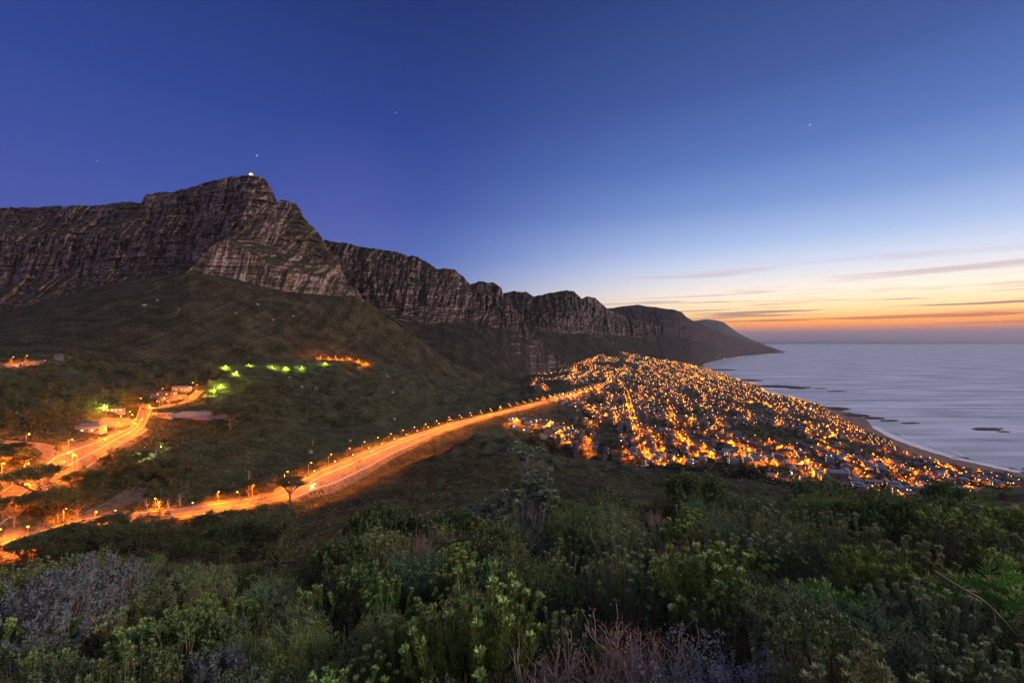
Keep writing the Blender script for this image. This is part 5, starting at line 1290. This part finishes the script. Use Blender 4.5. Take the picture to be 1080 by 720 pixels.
# leaf litter, grass and seedlings under the shrubs
g = np.random.default_rng(808); n = 60000
Y = np.exp(g.uniform(math.log(1.9), math.log(20), n)); x = (g.uniform(-80, 1160, n) - CU) / F * Y
z = nz(x, Y); d = dirs(n, g, 1.6); h = g.uniform(.05, .30, n) * np.where(Y > 9, .45, 1.0)
V, Q = leaves(np.stack([x, Y, z - .02], 1), d, h, g.uniform(.004, .016, n) * (1 + Y * .08), g, .06)
kind(mesh_np('undergrowth', V, Q, L_['olive']), 'stuff', 'grass and seedlings under the shrubs of the near hillside')
for k_, pl in list(K.items()):
    for p in pl:
        if p.name not in pu:
            for c in KIDS[p.name]: bpy.data.objects.remove(c)
            bpy.data.objects.remove(p)
for p in PINES + GUMS:
    if p.name not in pu:
        for c in KIDS[p.name]: bpy.data.objects.remove(c)
        bpy.data.objects.remove(p)
# --- WORLD, SUN, CAMERA
w = bpy.data.worlds.new('World'); bpy.context.scene.world = w; w.use_nodes = True
nt = w.node_tree; bg = nt.nodes['Background']
tc = nt.nodes.new('ShaderNodeTexCoord'); sp = nt.nodes.new('ShaderNodeSeparateXYZ'); nt.links.new(tc.outputs['Generated'], sp.inputs[0])
nrm = nt.nodes.new('ShaderNodeVectorMath'); nrm.operation = 'NORMALIZE'; nt.links.new(tc.outputs['Generated'], nrm.inputs[0])
nt.links.new(nrm.outputs[0], sp.inputs[0])
el = math_(nt, 'DIVIDE', math_(nt, 'ARCSINE', sp.outputs[2]), math.pi / 2)       # 0 horizon .. 1 zenith
SUN_AZ = R(58)         # clockwise from the view direction (+Y)
hz = math_(nt, 'SQRT', math_(nt, 'ADD', math_(nt, 'MULTIPLY', sp.outputs[0], sp.outputs[0]), math_(nt, 'MULTIPLY', sp.outputs[1], sp.outputs[1])))
dt = math_(nt, 'DIVIDE', math_(nt, 'ADD', math_(nt, 'MULTIPLY', sp.outputs[0], math.sin(SUN_AZ)), math_(nt, 'MULTIPLY', sp.outputs[1], math.cos(SUN_AZ))), math_(nt, 'MAXIMUM', hz, 0.001))
def lin(r, g, b_):
    f = lambda c: (c / 255 / 12.92) if c / 255 < 0.04045 else ((c / 255 + 0.055) / 1.055) ** 2.4
    return (f(r), f(g), f(b_))
d90 = lambda d: d / 90
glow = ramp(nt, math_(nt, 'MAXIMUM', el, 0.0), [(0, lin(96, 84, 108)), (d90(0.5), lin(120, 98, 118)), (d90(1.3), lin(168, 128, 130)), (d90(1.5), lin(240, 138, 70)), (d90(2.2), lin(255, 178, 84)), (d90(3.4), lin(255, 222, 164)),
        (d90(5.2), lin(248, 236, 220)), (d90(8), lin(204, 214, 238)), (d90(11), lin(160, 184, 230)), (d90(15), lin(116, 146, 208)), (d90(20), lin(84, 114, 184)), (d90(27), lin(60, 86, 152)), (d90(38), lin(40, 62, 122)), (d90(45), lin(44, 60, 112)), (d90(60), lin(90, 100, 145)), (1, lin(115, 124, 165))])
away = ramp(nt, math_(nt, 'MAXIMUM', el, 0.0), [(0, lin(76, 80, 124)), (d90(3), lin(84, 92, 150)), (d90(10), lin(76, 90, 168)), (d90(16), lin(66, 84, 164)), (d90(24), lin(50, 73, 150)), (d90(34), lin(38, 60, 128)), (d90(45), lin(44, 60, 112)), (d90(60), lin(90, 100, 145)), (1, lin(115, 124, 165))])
mid = ramp(nt, math_(nt, 'MAXIMUM', el, 0.0), [(0, lin(130, 110, 140)), (d90(1.5), lin(206, 160, 150)), (d90(3), lin(196, 180, 190)), (d90(6), lin(134, 154, 206)), (d90(10), lin(94, 122, 194)), (d90(16), lin(66, 92, 168)), (d90(24), lin(48, 72, 146)), (d90(36), lin(34, 54, 116)), (d90(45), lin(44, 60, 112)), (d90(60), lin(90, 100, 145)), (1, lin(115, 124, 165))])  # each ramp's top stops: unseen overhead sky brightened to light the land
def mrange(v, a, b_):
    n = nt.nodes.new('ShaderNodeMapRange'); n.interpolation_type = 'SMOOTHSTEP'; nt.links.new(v, n.inputs[0]); n.inputs[1].default_value = a; n.inputs[2].default_value = b_; return n.outputs[0]
sky = mixc(nt, mrange(dt, -0.45, 0.80), away, mid)
back = ramp(nt, math_(nt, 'MAXIMUM', el, 0.0), [(0, lin(110, 105, 140)), (d90(10), lin(165, 150, 168)), (d90(30), lin(150, 150, 176)), (d90(60), lin(118, 126, 160)), (1, lin(115, 124, 165))])  # unseen sky behind the camera, brightened as fill light for the land
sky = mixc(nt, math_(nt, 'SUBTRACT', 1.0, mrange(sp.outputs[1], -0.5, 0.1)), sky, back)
gain = mixc(nt, 1.0, glow, (1.28, 1.22, 1.12), 'MULTIPLY')
sky = mixc(nt, mrange(dt, 0.30, 0.96), sky, gain)
# thin cloud bars low over the sea, a faint pink one beside the summit
def cloud(scale, sz, lo, hi, e0, e1, e2, e3, col, amt, sky, a0=0.5, a1=0.9, off=0):
    mp = nt.nodes.new('ShaderNodeMapping'); mp.inputs['Scale'].default_value = (1, 1, sz); mp.inputs['Location'].default_value = (off, off, 0)
    nt.links.new(nrm.outputs[0], mp.inputs[0])
    n = nt.nodes.new('ShaderNodeTexNoise'); n.inputs['Scale'].default_value = scale; n.inputs['Detail'].default_value = 6; n.inputs['Roughness'].default_value = 0.55; n.inputs['Distortion'].default_value = 0.3
    nt.links.new(mp.outputs[0], n.inputs[0])
    f = mrange(n.outputs[0], lo, hi)
    f = math_(nt, 'MULTIPLY', f, mrange(el, d90(e0), d90(e1)))
    f = math_(nt, 'MULTIPLY', f, math_(nt, 'SUBTRACT', 1.0, mrange(el, d90(e2), d90(e3))))
    f = math_(nt, 'MULTIPLY', f, mrange(dt, a0, a1))
    return mixc(nt, math_(nt, 'MULTIPLY', f, amt), sky, col)
sky = cloud(2.3, 24, 0.53, 0.66, 1.9, 2.6, 4.5, 7.0, lin(206, 148, 140), 0.85, sky, off=3.1)
sky = cloud(2.0, 30, 0.52, 0.68, 3.5, 5.5, 7.0, 10.0, lin(214, 188, 200), 0.7, sky, off=7.7)
sky = cloud(3.0, 40, 0.50, 0.60, 1.45, 1.8, 2.4, 3.0, lin(214, 116, 84), 0.85, sky, off=1.3)
sky = cloud(4.2, 34, 0.54, 0.64, 2.2, 3.0, 4.2, 5.6, lin(170, 116, 124), 0.8, sky, off=5.2)
pk = nt.nodes.new('ShaderNodeVectorMath'); pk.operation = 'DISTANCE'; nt.links.new(nrm.outputs[0], pk.inputs[0]); pk.inputs[1].default_value = (-0.331, 0.910, 0.257)
pf = math_(nt, 'MULTIPLY', math_(nt, 'SUBTRACT', 1.0, mrange(pk.outputs['Value'], 0.0, 0.20)), 0.14)
sky = mixc(nt, pf, sky, lin(122, 100, 178))
# a few faint stars
vo = nt.nodes.new('ShaderNodeTexVoronoi'); vo.inputs['Scale'].default_value = 26; nt.links.new(nrm.outputs[0], vo.inputs[0])
wn = nt.nodes.new('ShaderNodeSeparateColor'); nt.links.new(vo.outputs['Color'], wn.inputs[0])
star = math_(nt, 'MULTIPLY', math_(nt, 'LESS_THAN', vo.outputs['Distance'], 0.036), math_(nt, 'LESS_THAN', wn.outputs[0], 0.26))
star = math_(nt, 'MULTIPLY', star, mrange(el, d90(12), d90(20)))
sky = mixc(nt, math_(nt, 'MULTIPLY', star, 0.55), sky, (0.75, 0.8, 1.0))
below = mixc(nt, math_(nt, 'LESS_THAN', el, 0.0), sky, lin(70, 66, 96))
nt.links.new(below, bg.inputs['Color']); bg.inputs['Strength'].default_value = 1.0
w.cycles.sampling_method = 'MANUAL'; w.cycles.sample_map_resolution = 512

sun = bpy.data.lights.new('sun', 'SUN'); sun.energy = 2.5; sun.angle = R(18); sun.color = (1.0, 0.78, 0.62)
so = bpy.data.objects.new('sun', sun); C.objects.link(so)
az, ele = R(100), R(20)       # light comes from this azimuth (clockwise from +Y)
d = np.array([math.sin(az) * math.cos(ele), math.cos(az) * math.cos(ele), math.sin(ele)])
from mathutils import Vector
so.rotation_euler = Vector(d).to_track_quat('Z', 'Y').to_euler(); so.location = (500, 0, 900)

cam = bpy.data.cameras.new('camera'); cam.lens = 16.0; cam.sensor_width = 36.0; cam.clip_start = 0.05; cam.clip_end = 200000
co = bpy.data.objects.new('camera', cam); C.objects.link(co); co.location = (0, 0, ZC); co.rotation_euler = (R(90), 0, 0)
sc = bpy.context.scene; sc.camera = co
sc.view_settings.view_transform = 'Standard'; sc.view_settings.look = 'None'; sc.view_settings.exposure = 0; sc.view_settings.gamma = 1
sc.render.engine = 'CYCLES'
cy = sc.cycles
cy.use_denoising = True; cy.max_bounces = 5; cy.diffuse_bounces = 2; cy.glossy_bounces = 2; cy.transmission_bounces = 2; cy.volume_bounces = 0
cy.sample_clamp_indirect = 2.0; cy.sample_clamp_direct = 0.0; cy.use_light_tree = True
try: cy.denoising_input_passes = 'RGB_ALBEDO_NORMAL'; cy.denoising_prefilter = 'ACCURATE'
except Exception: pass
cy.use_adaptive_sampling = True; cy.adaptive_threshold = 0.02; cy.adaptive_min_samples = 32
for l_ in bpy.data.lights: l_.cycles.use_multiple_importance_sampling = False

# the evening air
hm = bpy.data.materials.new('evening_haze'); hm.use_nodes = True; t_ = hm.node_tree; t_.nodes.remove(t_.nodes['Principled BSDF'])
pv = t_.nodes.new('ShaderNodeVolumePrincipled'); pv.inputs['Color'].default_value = (.76, .80, .95, 1); pv.inputs['Density'].default_value = 1.2e-5; pv.inputs['Anisotropy'].default_value = 0.2
t_.links.new(pv.outputs[0], t_.nodes['Material Output'].inputs['Volume'])
mb = MB(); mb.box(-80000, 80000, -5000, 61000, -600, 1260); kind(mb.build('haze', hm), 'stuff', 'thin evening haze over the bay')
